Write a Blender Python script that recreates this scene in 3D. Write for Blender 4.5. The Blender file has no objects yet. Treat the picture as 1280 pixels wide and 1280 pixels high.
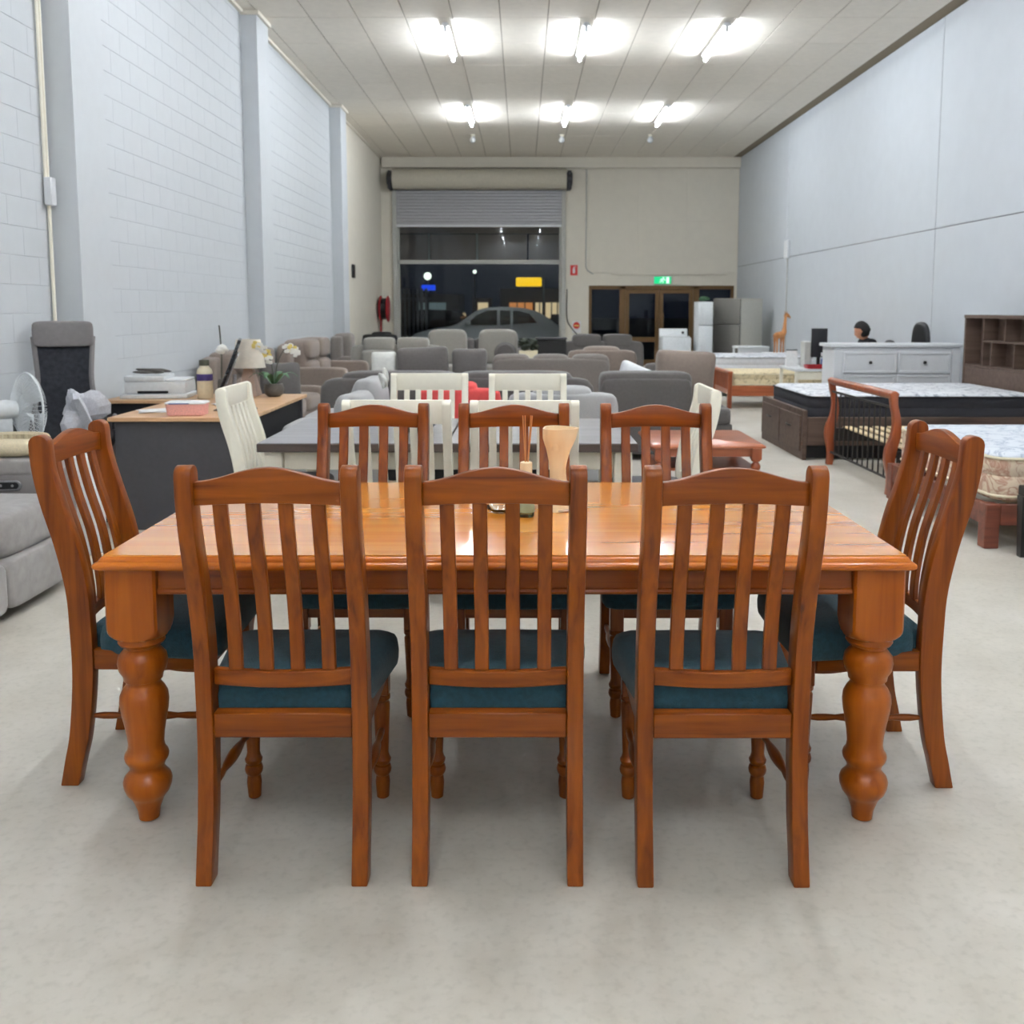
import bpy, bmesh, math, random
from mathutils import Vector, Matrix
random.seed(7)
PI = math.pi
SC = bpy.context.scene
COL = SC.collection

# ------------------------------------------------------------------ camera
cam_d = bpy.data.cameras.new('camera'); cam = bpy.data.objects.new('camera', cam_d); COL.objects.link(cam)
cam.location = (0, 0, 1.44)
cam.rotation_euler = (PI/2 - math.atan(132/1205.0), 0, 0)
cam_d.sensor_width = 36.0; cam_d.lens = 36.0*1205/1280
cam_d.shift_x = -13/1280; cam_d.shift_y = -123/1280
cam_d.clip_start = 0.05; cam_d.clip_end = 300
cam_d.dof.use_dof = True; cam_d.dof.focus_distance = 2.75; cam_d.dof.aperture_fstop = 5.6
SC.camera = cam
# ------------------------------------------------------------------ world (night sky) and exposure
w = bpy.data.worlds.new('night'); SC.world = w; w.use_nodes = True
bg = w.node_tree.nodes['Background']; bg.inputs[0].default_value = (0.004, 0.007, 0.02, 1); bg.inputs[1].default_value = 0.1
SC.view_settings.view_transform = 'Standard'; SC.view_settings.look = 'None'
SC.view_settings.gamma = 1.0; SC.view_settings.use_curve_mapping = False
SC.view_settings.exposure = 1.7
TUBE = 62.0          # radiance of the fluorescent tubes

# ------------------------------------------------------------------ materials
def lin(h):
    if isinstance(h, str):
        h = [int(h[i:i+2], 16)/255 for i in (0, 2, 4)]
    else: h = [v/255 for v in h]
    return tuple((v/12.92 if v <= .04045 else ((v+.055)/1.055)**2.4) for v in h) + (1.0,)
MATS = {}
def newmat(name):
    m = bpy.data.materials.new(name); m.use_nodes = True; MATS[name] = m
    return m, m.node_tree, m.node_tree.nodes['Principled BSDF']
def nd(t, typ, **kw):
    n = t.nodes.new(typ)
    for k, v in kw.items(): setattr(n, k, v)
    return n
def ramp(t, stops):
    r = nd(t, 'ShaderNodeValToRGB'); e = r.color_ramp.elements
    while len(e) < len(stops): e.new(0.5)
    for i, (p, c) in enumerate(stops): e[i].position = p; e[i].color = c
    return r
def coords(t, scale, rnd=True):
    tc = nd(t, 'ShaderNodeTexCoord'); mp = nd(t, 'ShaderNodeMapping'); mp.inputs['Scale'].default_value = scale
    if rnd:
        oi = nd(t, 'ShaderNodeObjectInfo'); ml = nd(t, 'ShaderNodeMath', operation='MULTIPLY'); ml.inputs[1].default_value = 23.7
        t.links.new(oi.outputs['Random'], ml.inputs[0])
        ad = nd(t, 'ShaderNodeVectorMath', operation='ADD')
        t.links.new(tc.outputs['Object'], ad.inputs[0]); t.links.new(ml.outputs[0], ad.inputs[1])
        t.links.new(ad.outputs[0], mp.inputs['Vector'])
    else: t.links.new(tc.outputs['Object'], mp.inputs['Vector'])
    return mp
def plain(name, col, rough=.5, metal=0., var=.06, scale=6., bump=0., coat=0., sheen=0., bscale=None):
    m, t, b = newmat(name); c = lin(col)
    b.inputs['Roughness'].default_value = rough; b.inputs['Metallic'].default_value = metal
    if coat: b.inputs['Coat Weight'].default_value = coat; b.inputs['Coat Roughness'].default_value = .15
    if sheen: b.inputs['Sheen Weight'].default_value = sheen
    mp = coords(t, (scale,)*3); nz = nd(t, 'ShaderNodeTexNoise'); nz.inputs['Detail'].default_value = 5
    t.links.new(mp.outputs[0], nz.inputs['Vector'])
    r = ramp(t, [(.3, tuple(v*(1-var) for v in c[:3])+(1,)), (.7, tuple(min(1, v*(1+var)) for v in c[:3])+(1,))])
    t.links.new(nz.outputs['Fac'], r.inputs[0]); t.links.new(r.outputs[0], b.inputs['Base Color'])
    if bump:
        n2 = nd(t, 'ShaderNodeTexNoise'); n2.inputs['Scale'].default_value = bscale or 60; n2.inputs['Detail'].default_value = 4
        t.links.new(mp.outputs[0], n2.inputs['Vector'])
        bp = nd(t, 'ShaderNodeBump'); bp.inputs['Strength'].default_value = bump; bp.inputs['Distance'].default_value = .01
        t.links.new(n2.outputs['Fac'], bp.inputs['Height']); t.links.new(bp.outputs[0], b.inputs['Normal'])
    return m
def wood(name, c1, c2, axis='x', rough=.32, coat=.25, fine=1., dark=None, tint=.0, spec=.5, bump=.06):
    m, t, b = newmat(name); b.inputs['Specular IOR Level'].default_value = spec; c1, c2 = lin(c1), lin(c2)
    s = [22*fine]*3; s['xyz'.index(axis)] = 1.3*fine
    mp = coords(t, s)
    n1 = nd(t, 'ShaderNodeTexNoise'); n1.inputs['Scale'].default_value = 1; n1.inputs['Detail'].default_value = 6; n1.inputs['Distortion'].default_value = .5
    t.links.new(mp.outputs[0], n1.inputs['Vector'])
    cd = lin(dark) if dark else tuple(v*.55 for v in c1[:3])+(1,)
    r = ramp(t, [(.22, cd), (.38, c1), (.55, tuple((a+b_)/2 for a, b_ in zip(c1, c2))), (.75, c2)])
    t.links.new(n1.outputs['Fac'], r.inputs[0])
    out = r.outputs[0]
    if tint:
        oi = nd(t, 'ShaderNodeObjectInfo'); mr = nd(t, 'ShaderNodeMapRange'); mr.inputs[3].default_value = 1-tint; mr.inputs[4].default_value = 1+tint
        hs = nd(t, 'ShaderNodeHueSaturation'); t.links.new(oi.outputs['Random'], mr.inputs[0]); t.links.new(mr.outputs[0], hs.inputs['Value'])
        t.links.new(out, hs.inputs['Color']); out = hs.outputs[0]
    t.links.new(out, b.inputs['Base Color'])
    b.inputs['Roughness'].default_value = rough; b.inputs['Coat Weight'].default_value = coat; b.inputs['Coat Roughness'].default_value = .12
    bp = nd(t, 'ShaderNodeBump'); bp.inputs['Strength'].default_value = bump; bp.inputs['Distance'].default_value = .004
    t.links.new(n1.outputs['Fac'], bp.inputs['Height']); t.links.new(bp.outputs[0], b.inputs['Normal'])
    return m
def emit(name, col, s):
    m, t, b = newmat(name); c = lin(col)
    b.inputs['Base Color'].default_value = c; b.inputs['Emission Color'].default_value = c; b.inputs['Emission Strength'].default_value = s
    return m
def glassm(name, tint=(246, 249, 249), refl=1.0):
    m, t, b = newmat(name); t.nodes.remove(b)
    o = t.nodes['Material Output']; tr = nd(t, 'ShaderNodeBsdfTransparent'); tr.inputs[0].default_value = lin(tint)
    gl = nd(t, 'ShaderNodeBsdfGlossy'); gl.inputs['Roughness'].default_value = .02
    fr = nd(t, 'ShaderNodeFresnel'); fr.inputs[0].default_value = 1.36
    mx = nd(t, 'ShaderNodeMixShader'); t.links.new(fr.outputs[0], mx.inputs[0]); t.links.new(tr.outputs[0], mx.inputs[1]); t.links.new(gl.outputs[0], mx.inputs[2])
    t.links.new(mx.outputs[0], o.inputs[0]); return m
def floral(name, base, spots, scale, th=.58, width=.12, rough=.8):
    m, t, b = newmat(name); mp = coords(t, (scale,)*3)
    n1 = nd(t, 'ShaderNodeTexNoise'); n1.inputs['Scale'].default_value = 1; n1.inputs['Detail'].default_value = 3; n1.inputs['Distortion'].default_value = 1.6
    t.links.new(mp.outputs[0], n1.inputs['Vector'])
    r = ramp(t, [(th-width, lin(base)), (th, lin(spots)), (th+width*.5, lin(base))]); t.links.new(n1.outputs['Fac'], r.inputs[0])
    t.links.new(r.outputs[0], b.inputs['Base Color']); b.inputs['Roughness'].default_value = rough
    return m
CH1, CH2, CHD = (114, 52, 4), (142, 73, 8), (72, 28, 3)
wood('chair_wood_x', CH1, CH2, 'x', dark=CHD, tint=.06, coat=.05, spec=.28, fine=2.2); wood('chair_wood_y', CH1, CH2, 'y', dark=CHD, tint=.06, coat=.05, spec=.28, fine=2.2); wood('chair_wood_z', CH1, CH2, 'z', dark=CHD, tint=.06, coat=.05, spec=.28, fine=2.2)
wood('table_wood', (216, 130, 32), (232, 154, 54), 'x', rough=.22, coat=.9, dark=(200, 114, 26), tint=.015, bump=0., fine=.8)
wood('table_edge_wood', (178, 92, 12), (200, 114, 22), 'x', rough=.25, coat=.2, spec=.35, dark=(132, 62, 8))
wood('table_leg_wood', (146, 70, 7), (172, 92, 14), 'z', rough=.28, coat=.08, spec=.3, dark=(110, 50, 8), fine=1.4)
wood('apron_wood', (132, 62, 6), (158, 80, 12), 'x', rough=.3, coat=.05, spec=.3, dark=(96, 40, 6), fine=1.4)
wood('red_pine', (160, 84, 48), (190, 108, 66), 'x', dark=(120, 56, 30))
wood('red_pine_z', (140, 68, 36), (172, 92, 52), 'z', dark=(104, 46, 22))
wood('orange_timber', (140, 66, 32), (172, 90, 48), 'z', dark=(104, 46, 22))
wood('rust_timber', (104, 52, 36), (134, 72, 50), 'x', dark=(76, 36, 24), coat=.1, rough=.5)
wood('dark_oak', (84, 66, 56), (104, 84, 72), 'x', dark=(62, 48, 40), coat=0, rough=.55)
wood('beech', (208, 164, 122), (222, 180, 138), 'x', dark=(190, 144, 102), coat=.1, rough=.45)
wood('pale_slat', (214, 192, 150), (230, 210, 172), 'y', dark=(190, 164, 122), coat=0, rough=.6)
wood('grey_top', (134, 133, 137), (158, 157, 162), 'x', dark=(106, 103, 104), rough=.3, coat=.3)
wood('grey_edge', (74, 62, 56), (96, 82, 74), 'x', dark=(56, 46, 42), rough=.4, coat=.2)
wood('pale_ash', (240, 214, 172), (246, 226, 190), 'z', dark=(228, 198, 152), coat=.1, rough=.5)
wood('giraffe_wood', (190, 122, 66), (214, 150, 92), 'z', dark=(150, 90, 46))
plain('cream_paint', (246, 240, 222), .4, var=.02)
plain('teal', (22, 62, 74), .9, var=.22, scale=14, bump=.25, bscale=18, sheen=.15)
plain('white_paint', (226, 228, 230), .45, var=.015)
plain('ceiling_tile', (240, 233, 221), .85, var=.03, scale=2)
plain('ceiling_gap', (150, 136, 116), .9)
plain('wall_white', (204, 208, 211), .62, var=.015, scale=2)
plain('wall_joint', (202, 206, 209), .8, var=.02)
plain('wall_right', (202, 207, 212), .6, var=.02, scale=.8)
plain('panel_joint', (120, 122, 126), .8)
plain('wall_cream', (226, 220, 206), .7, var=.02, scale=1)
plain('grey_fabric', (108, 103, 100), .95, var=.07, scale=8, bump=.12, sheen=.2)
plain('dark_fabric', (96, 92, 90), .95, var=.08, scale=8, bump=.12, sheen=.2)
plain('mid_fabric', (124, 116, 110), .95, var=.07, scale=8, bump=.12, sheen=.2)
plain('taupe_fabric', (136, 122, 112), .95, var=.06, scale=6, bump=.15, sheen=.2)
plain('stone_fabric', (152, 148, 140), .95, var=.05, scale=6, bump=.12, sheen=.2)
plain('light_fabric', (172, 172, 172), .95, var=.1, scale=40, bump=.2, sheen=.2)
plain('suede', (152, 148, 145), .9, var=.12, scale=4, bump=.1, sheen=.3)
plain('suede_dark', (120, 115, 114), .9, var=.08, scale=4, bump=.1, sheen=.2)
plain('black_plastic', (22, 23, 26), .4)
plain('black_paint', (18, 17, 17), .35, coat=.3)
plain('dark_panel', (74, 72, 76), .6)
plain('desk_black', (30, 30, 33), .6)
plain('grey_pad', (128, 124, 124), .9, bump=.1)
plain('mesh_black', (34, 36, 44), .8, var=.5, scale=7, bump=.2)
plain('plastic_white', (224, 228, 230), .4)
plain('paper', (232, 232, 232), .8)
plain('bag_white', (214, 214, 220), .5, var=.12, scale=20, bump=.3)
plain('cream_plastic', (228, 218, 190), .4)
plain('purple', (74, 60, 128), .5)
plain('olive_cap', (74, 76, 62), .6)
plain('lamp_shade', (226, 218, 204), .8)
plain('lamp_base', (190, 168, 154), .5)
plain('leaf', (70, 110, 74), .5, var=.25)
plain('leaf_dark', (38, 48, 36), .6, var=.3)
plain('petal', (240, 238, 230), .7)
plain('petal_yellow', (232, 210, 120), .7)
plain('pot_grey', (92, 88, 82), .5, var=.2)
plain('pink', (242, 176, 166), .7, var=.15, scale=30)
plain('blue_print', (70, 96, 160), .6)
plain('coral', (222, 84, 82), .9, bump=.1)
plain('pillow_white', (232, 234, 236), .9, bump=.1)
plain('throw_white', (238, 238, 232), .95, var=.05, bump=.6, bscale=30)
plain('mattress_white', (226, 228, 230), .9, bump=.1)
floral('quilt_print', (230, 232, 236), (150, 154, 166), 5., .55, .06)
floral('floral_side', (214, 196, 172), (176, 132, 112), 9., .56, .12)
floral('floral_top', (222, 228, 236), (170, 182, 200), 7., .56, .08)
floral('floral_small', (230, 214, 176), (150, 132, 90), 12., .62, .06)
plain('mattress_black', (48, 48, 54), .9, bump=.1)
plain('piping', (30, 30, 34), .8)
plain('steel_grey', (124, 121, 116), .4, metal=.3)
plain('fridge_side', (196, 194, 184), .5)
plain('metal_bar', (58, 54, 52), .45, metal=.5)
plain('bronze', (112, 84, 50), .45, metal=.3)
plain('shutter', (178, 178, 182), .45, metal=.2)
plain('shutter_drum', (196, 190, 174), .55)
plain('jamb', (188, 188, 182), .6)
plain('dark_metal', (60, 60, 64), .5, metal=.4)
plain('red_paint', (170, 26, 36), .45)
plain('sign_red', (214, 52, 48), .6)
plain('asphalt', (46, 46, 48), .9, bump=.2)
plain('car_paint', (214, 214, 216), .4, coat=.4)
plain('car_glass', (10, 12, 18), .08)
plain('rubber', (16, 16, 16), .8)
plain('brown_board', (150, 132, 126), .7)
plain('night_wall', (60, 46, 42), .9)
plain('bowl_green', (40, 66, 62), .12, coat=.5)
plain('shop_label', (150, 166, 140), .6)
plain('wicker', (222, 208, 176), .8, var=.12, scale=30, bump=.4)
plain('skin', (196, 138, 108), .6); plain('hair', (20, 17, 16), .7); plain('shirt_black', (22, 23, 26), .8); plain('trousers', (44, 48, 60), .85)
plain('monitor_screen', (28, 30, 36), .12); plain('monitor_back', (44, 44, 48), .4)
plain('silver', (150, 150, 152), .35, metal=.7)
plain('knob_dark', (60, 58, 58), .4, metal=.6)
emit('tube_glow', (240, 247, 255), TUBE)
emit('exit_glow', (10, 190, 120), .3); emit('exit_white', (225, 255, 240), .3)
emit('sign_yellow', (255, 205, 10), .32); emit('sign_blue', (20, 70, 230), .3); emit('shop_warm', (240, 160, 90), .16); emit('shop_white', (240, 216, 170), .2)
emit('street_glow', (225, 240, 225), .6); emit('red_glow', (255, 80, 70), .25); emit('amber_glow', (255, 190, 110), .35); emit('shop_cool', (130, 150, 150), .09)
glassm('glass'); glassm('bottle_glass', (196, 214, 200)); glassm('mesh_clear', (240, 244, 246))
# concrete floor
m, t, b = newmat('concrete'); mp = coords(t, (1, 1, 1), False)
n1 = nd(t, 'ShaderNodeTexNoise'); n1.inputs['Scale'].default_value = 1.1; n1.inputs['Detail'].default_value = 8; n1.inputs['Roughness'].default_value = .62
n2 = nd(t, 'ShaderNodeTexNoise'); n2.inputs['Scale'].default_value = 9; n2.inputs['Detail'].default_value = 8; n2.inputs['Distortion'].default_value = .8
n3 = nd(t, 'ShaderNodeTexNoise'); n3.inputs['Scale'].default_value = 42; n3.inputs['Detail'].default_value = 4
for n in (n1, n2, n3): t.links.new(mp.outputs[0], n.inputs['Vector'])
r1 = ramp(t, [(.3, lin((186, 180, 168))), (.5, lin((200, 195, 184))), (.72, lin((210, 205, 196)))]); t.links.new(n1.outputs['Fac'], r1.inputs[0])
r2 = ramp(t, [(.3, (.9, .895, .885, 1)), (.6, (1, 1, 1, 1))]); t.links.new(n2.outputs['Fac'], r2.inputs[0])
r3 = ramp(t, [(.3, (.86, .86, .85, 1)), (.5, (1, 1, 1, 1))]); t.links.new(n3.outputs['Fac'], r3.inputs[0])
mx = nd(t, 'ShaderNodeMix', data_type='RGBA', blend_type='MULTIPLY'); mx.inputs[0].default_value = .8; t.links.new(r1.outputs[0], mx.inputs[6]); t.links.new(r2.outputs[0], mx.inputs[7])
mx2 = nd(t, 'ShaderNodeMix', data_type='RGBA', blend_type='MULTIPLY'); mx2.inputs[0].default_value = .7; t.links.new(mx.outputs[2], mx2.inputs[6]); t.links.new(r3.outputs[0], mx2.inputs[7])
t.links.new(mx2.outputs[2], b.inputs['Base Color'])
rr = nd(t, 'ShaderNodeMapRange'); rr.inputs[3].default_value = .38; rr.inputs[4].default_value = .62; t.links.new(n2.outputs['Fac'], rr.inputs[0]); t.links.new(rr.outputs[0], b.inputs['Roughness'])
bp = nd(t, 'ShaderNodeBump'); bp.inputs['Strength'].default_value = .05; bp.inputs['Distance'].default_value = .005; t.links.new(n3.outputs['Fac'], bp.inputs['Height']); t.links.new(bp.outputs[0], b.inputs['Normal'])

# ------------------------------------------------------------------ mesh helpers
I4 = Matrix.Identity(4)
def TR(x=0, y=0, z=0, rx=0, ry=0, rz=0):
    return Matrix.Translation((x, y, z)) @ Matrix.Rotation(rz, 4, 'Z') @ Matrix.Rotation(ry, 4, 'Y') @ Matrix.Rotation(rx, 4, 'X')
def B(): return bmesh.new()
def box(b, x0, x1, y0, y1, z0, z1, bev=0., seg=1, M=I4):
    mat = M @ Matrix.Translation(((x0+x1)/2, (y0+y1)/2, (z0+z1)/2)) @ Matrix.Diagonal((abs(x1-x0), abs(y1-y0), abs(z1-z0), 1))
    t = bmesh.new(); bmesh.ops.create_cube(t, size=1.0, matrix=mat)
    if bev: bmesh.ops.bevel(t, geom=t.edges[:], offset=bev, segments=seg, profile=.5, affect='EDGES', clamp_overlap=True)
    merge(b, t); return b
def merge(b, t):
    me = bpy.data.meshes.new('tmp'); t.to_mesh(me); t.free(); b.from_mesh(me); bpy.data.meshes.remove(me)
def loft(b, rings, cap=True, M=I4, close=False):
    vs = [[b.verts.new(M @ Vector(p)) for p in r] for r in rings]; n = len(rings[0])
    for i in range(len(vs)-1+(1 if close else 0)):
        a, c = vs[i], vs[(i+1) % len(vs)]
        for k in range(n): b.faces.new((a[k], a[(k+1) % n], c[(k+1) % n], c[k]))
    if cap and not close:
        b.faces.new(vs[0][::-1]); b.faces.new(vs[-1])
    return b
def lathe(b, prof, x=0, y=0, z=0, n=24, M=I4):
    return loft(b, [[(x+r*math.cos(2*PI*k/n), y+r*math.sin(2*PI*k/n), z+h) for k in range(n)] for r, h in prof], True, M)
def tube(b, pts, r, n=8, M=I4, close=False):
    pts = [Vector(p) for p in pts]; rings = []
    N = len(pts); up = None
    for i, p in enumerate(pts):
        a = pts[(i-1) % N] if (i or close) else p; c = pts[(i+1) % N] if (i < N-1 or close) else p
        d = (c-a).normalized()
        if up is None: up = Vector((0, 0, 1)) if abs(d.z) < .9 else Vector((1, 0, 0))
        s = d.cross(up).normalized(); up = s.cross(d).normalized()
        rr = r[i] if isinstance(r, (list, tuple)) else r
        rings.append([p + (s*math.cos(2*PI*k/n) + up*math.sin(2*PI*k/n))*rr for k in range(n)])
    return loft(b, rings, True, M, close)
def ring(b, c, R, r, axis='z', n=28, m=6, M=I4):
    pts = []
    for k in range(n):
        a = 2*PI*k/n; u, v = R*math.cos(a), R*math.sin(a)
        pts.append({'z': (c[0]+u, c[1]+v, c[2]), 'x': (c[0], c[1]+u, c[2]+v), 'y': (c[0]+u, c[1], c[2]+v)}[axis])
    return tube(b, pts, r, m, M, True)
def prism(b, out, axis, a0, a1, bev=0., seg=1, M=I4):
    f = {'x': lambda p, a: (a, p[0], p[1]), 'y': lambda p, a: (p[0], a, p[1]), 'z': lambda p, a: (p[0], p[1], a)}[axis]
    t = bmesh.new(); loft(t, [[f(p, a0) for p in out], [f(p, a1) for p in out]], True)
    if bev:
        bmesh.ops.recalc_face_normals(t, faces=t.faces[:])
        es = [e for e in t.edges if len(e.link_faces) == 2 and e.calc_face_angle(0) > .6]
        bmesh.ops.bevel(t, geom=es, offset=bev, segments=seg, profile=.5, affect='EDGES', clamp_overlap=True)
    bmesh.ops.transform(t, matrix=M, verts=t.verts[:]); merge(b, t); return b
def puff(b, x0, x1, y0, y1, z0, z1, p=6., n=8, M=I4, pinch=0., ax='z', sag=0.):
    """soft rounded block; pinch thins it towards the rim like a scatter cushion"""
    t = bmesh.new(); bmesh.ops.create_cube(t, size=2.0); bmesh.ops.subdivide_edges(t, edges=t.edges[:], cuts=n-1, use_grid_fill=True)
    h = [(x1-x0)/2, (y1-y0)/2, (z1-z0)/2]; c = [(x0+x1)/2, (y0+y1)/2, (z0+z1)/2]; ai = 'xyz'.index(ax); ot = [i for i in range(3) if i != ai]
    for v in t.verts:
        q = [math.copysign(math.sin(abs(k)*PI/2)**.9, k) for k in v.co]
        mxx = max(abs(k) for k in q); nn = sum(abs(k)**p for k in q)**(1/p); s = mxx/nn if nn else 1
        q = [k*s for k in q]
        if pinch:
            e = (1-abs(q[ot[0]])**4)*(1-abs(q[ot[1]])**4); q[ai] *= (1-pinch)+pinch*e
            for o in ot: q[o] *= 1-.06*(1-abs(q[ot[0] if o == ot[1] else ot[1]])**2)
        if sag: q[2] -= sag*(1-q[0]**2)*(1 if q[2] > 0 else 0)
        v.co = [c[i]+q[i]*h[i] for i in range(3)]
    bmesh.ops.transform(t, matrix=M, verts=t.verts[:]); merge(b, t); return b
def obj(name, b, mat, parent=None, smooth=True, ang=40, label=None):
    if isinstance(b, bpy.types.Mesh): me = b
    else:
        bmesh.ops.recalc_face_normals(b, faces=b.faces[:])
        me = bpy.data.meshes.new(name); b.to_mesh(me); b.free()
        me.materials.append(MATS[mat])
        if smooth:
            me.polygons.foreach_set('use_smooth', [True]*len(me.polygons)); me.set_sharp_from_angle(angle=math.radians(ang))
    o = bpy.data.objects.new(name, me); COL.objects.link(o)
    if parent: o.parent = parent
    if label: o['label'] = label
    return o
def tag(o, label, cat, group=None):
    o['label'] = label; o['category'] = cat
    if group: o['group'] = group
    return o
def thing(name, label, cat, loc=(0, 0, 0), rz=0, group=None):
    o = bpy.data.objects.new(name, None); COL.objects.link(o); o.location = loc; o.rotation_euler = (0, 0, rz); o.empty_display_size = .1
    return tag(o, label, cat, group)
def struct(name, b, mat, parent=None, **k):
    o = obj(name, b, mat, parent, **k)
    if not parent: o['kind'] = 'structure'
    return o
KIDS = {}
def copy_tree(o, parent=None):
    c = o.copy(); COL.objects.link(c); c.parent = parent
    for ch in [k for k in o.children]: copy_tree(ch, c)
    return c
def dup(root, loc, rz, label, group=None):
    c = copy_tree(root); c.location = loc; c.rotation_euler = (0, 0, rz); c['label'] = label
    if group: c['group'] = group
    return c
def spline(pts, n):
    """Catmull-Rom through (a, b, ...) tuples"""
    out = []; P = [pts[0]] + list(pts) + [pts[-1]]
    for i in range(1, len(P)-2):
        for k in range(n):
            u = k/n; out.append(tuple(.5*((2*b_)+(-a+c)*u+(2*a-5*b_+4*c-d)*u*u+(-a+3*b_-3*c+d)*u**3) for a, b_, c, d in zip(P[i-1], P[i], P[i+1], P[i+2])))
    out.append(tuple(pts[-1])); return out

# ================================================================== THE SETTING
XL, XR, YB, YF, HC = -3.47, 5.30, 24.0, -7.0, 5.08
struct('floor', box(B(), XL-.3, XR+.3, YF-.3, YB+.25, -.2, 0), 'concrete', smooth=False)
# ceiling of loose tiles
ceil = struct('ceiling', box(B(), XL-.3, XR+.3, YF-.3, YB+.25, HC+.006, HC+.2), 'ceiling_gap', smooth=False)
TW, TL = .6, 1.2
tb = B(); box(tb, -TW/2+.006, TW/2-.006, -TL/2+.006, TL/2-.006, 0, .012, .002); tile_me = obj('ceiling_tile', tb, 'ceiling_tile', ceil, smooth=False); tme = tile_me.data
bpy.data.objects.remove(tile_me)
rest = B(); ny = 0
y = 12.6 - TL*17 + TL/2
while y - TL/2 < YB:
    y0, y1 = max(y-TL/2, YF), min(y+TL/2, YB)
    for i in range(15):
        cx = .62 + (i-7)*TW
        x0, x1 = max(cx-TW/2, XL), min(cx+TW/2, XR)
        if x1-x0 < .02: continue
        full = x1-x0 > TW-.01 and y1-y0 > TL-.01
        if y > 11.2:
            if full: o = obj('ceiling_tile', tme, None, ceil); o.location = (cx, y, HC-.004)
            else: obj('ceiling_tile', box(B(), x0+.004, x1-.004, y0+.004, y1-.004, HC-.004, HC+.008, .002), 'ceiling_tile', ceil, smooth=False)
        elif y1 > YF: box(rest, x0+.004, x1-.004, y0+.004, y1-.004, HC-.004, HC+.008)
    y += TL
ro = obj('ceiling_tile', rest, 'ceiling_tile', ceil, smooth=False); ro['kind'] = 'stuff'

# left wall of painted blockwork with piers
wl = struct('wall_left', box(B(), XL-.25, XL-.004, YF, YB, 0, HC), 'wall_joint', smooth=False)
BLK, CRS = .4, .2
def blk(b, y0, y1, z0, z1, X, d=.012, j=.0008, c=.0026):
    cy = .0008; ys = (y0+.0002, y1-.0002); zs = (z0+j, z1-j)
    loft(b, [[(X-d, ys[0], zs[0]), (X-d, ys[1], zs[0]), (X-d, ys[1], zs[1]), (X-d, ys[0], zs[1])],
             [(X-c, ys[0], zs[0]), (X-c, ys[1], zs[0]), (X-c, ys[1], zs[1]), (X-c, ys[0], zs[1])],
             [(X, ys[0]+cy, zs[0]+c), (X, ys[1]-cy, zs[0]+c), (X, ys[1]-cy, zs[1]-c), (X, ys[0]+cy, zs[1]-c)]])
t_ = B(); blk(t_, -BLK/2, BLK/2, -CRS/2, CRS/2, 0); bo = obj('block', t_, 'wall_white', wl, smooth=False); bme = bo.data; bpy.data.objects.remove(bo)
rest = B(); nblk = 0
for r in range(26):
    z0, z1 = r*CRS, min((r+1)*CRS, HC)
    yy = 5.2 + (0 if r % 2 else -BLK/2)
    while yy < 19.2:
        if yy < 10.6 and r >= 3 and r < 25 and nblk < 300:
            o = obj('block', bme, None, wl); o.location = (XL, yy+BLK/2, z0+CRS/2); nblk += 1
        else: blk(rest, yy, yy+BLK, z0, z1, XL)
        yy += BLK
ro = obj('block', rest, 'wall_white', wl, smooth=False); ro['kind'] = 'stuff'
for y0 in (7.22, 12.3, 17.8):
    p = B(); 
    box(p, XL-.01, XL+.2, y0, y0+.55, 0, HC-.004)
    pier = obj('pier', p, 'wall_white', wl, smooth=False)
    cap = B(); box(cap, XL+.002, XL+.235, y0-.03, y0+.58, HC-.06, HC-.006, .004); obj('pier_cap', cap, 'wall_cream', pier, smooth=False)
pl = B(); box(pl, XL-.003, XL+.012, 18.36, YB-.02, 0, HC-.006); obj('plaster_panel', pl, 'wall_cream', wl, smooth=False)
struct('trim_1', box(B(), XL+.001, XL+.05, 7.78, YB-.05, HC-.045, HC-.006, .004), 'wall_cream')
# right wall of big precast panels
wr = struct('wall_right', box(B(), XR+.006, XR+.25, YF, YB, 0, HC), 'panel_joint', smooth=False)
ye = [YF, -1.5, 5.53, 12.56, 19.6, YB]
for i in range(5):
    for z0, z1 in ((0, 2.45), (2.45, HC)):
        pb = B(); box(pb, XR, XR+.05, ye[i]+.009, ye[i+1]-.009, z0+(.006 if z0 else 0), z1-(.006 if z1 < 3 else .006), .004)
        obj('wall_panel', pb, 'wall_right', wr, smooth=False)
# wall behind the viewer
struct('wall_front', box(B(), XL-.25, XR+.25, YF-.25, YF, 0, HC), 'wall_white', smooth=False)
# far wall with the two openings
RX0, RX1, RZ, DX0, DX1, DZ = -3.1, .98, 4.3, 1.64, 5.23, 1.99
wb = B()
for x0, x1, z0, z1 in ((XL, RX0, 0, HC), (RX0, RX1, RZ, HC), (RX1, DX0, 0, HC), (DX0, DX1, DZ, HC), (DX1, XR, 0, HC)): box(wb, x0, x1, YB, YB+.2, z0, z1)
wbo = struct('wall_back', wb, 'wall_cream', smooth=False)
for x0, x1, z0, z1 in ((1.66, 2.83, 2.3, 4.78), (2.85, 4.02, 2.3, 3.55), (4.04, 5.28, 2.3, 3.55), (2.85, 4.02, 3.57, 4.78), (4.04, 5.28, 3.57, 4.78)):
    obj('wall_sheet', box(B(), x0, x1, YB-.008, YB+.01, z0, z1, .003), 'wall_cream', wbo, smooth=False)
struct('trim_2', box(B(), XL+.06, XR-.01, YB-.16, YB-.002, HC-.26, HC-.006, .006), 'wall_cream')
struct('trim_3', box(B(), 2.2, 5.0, YB-.05, YB-.009, 2.25, 2.30, .004), 'wall_cream')
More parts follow.
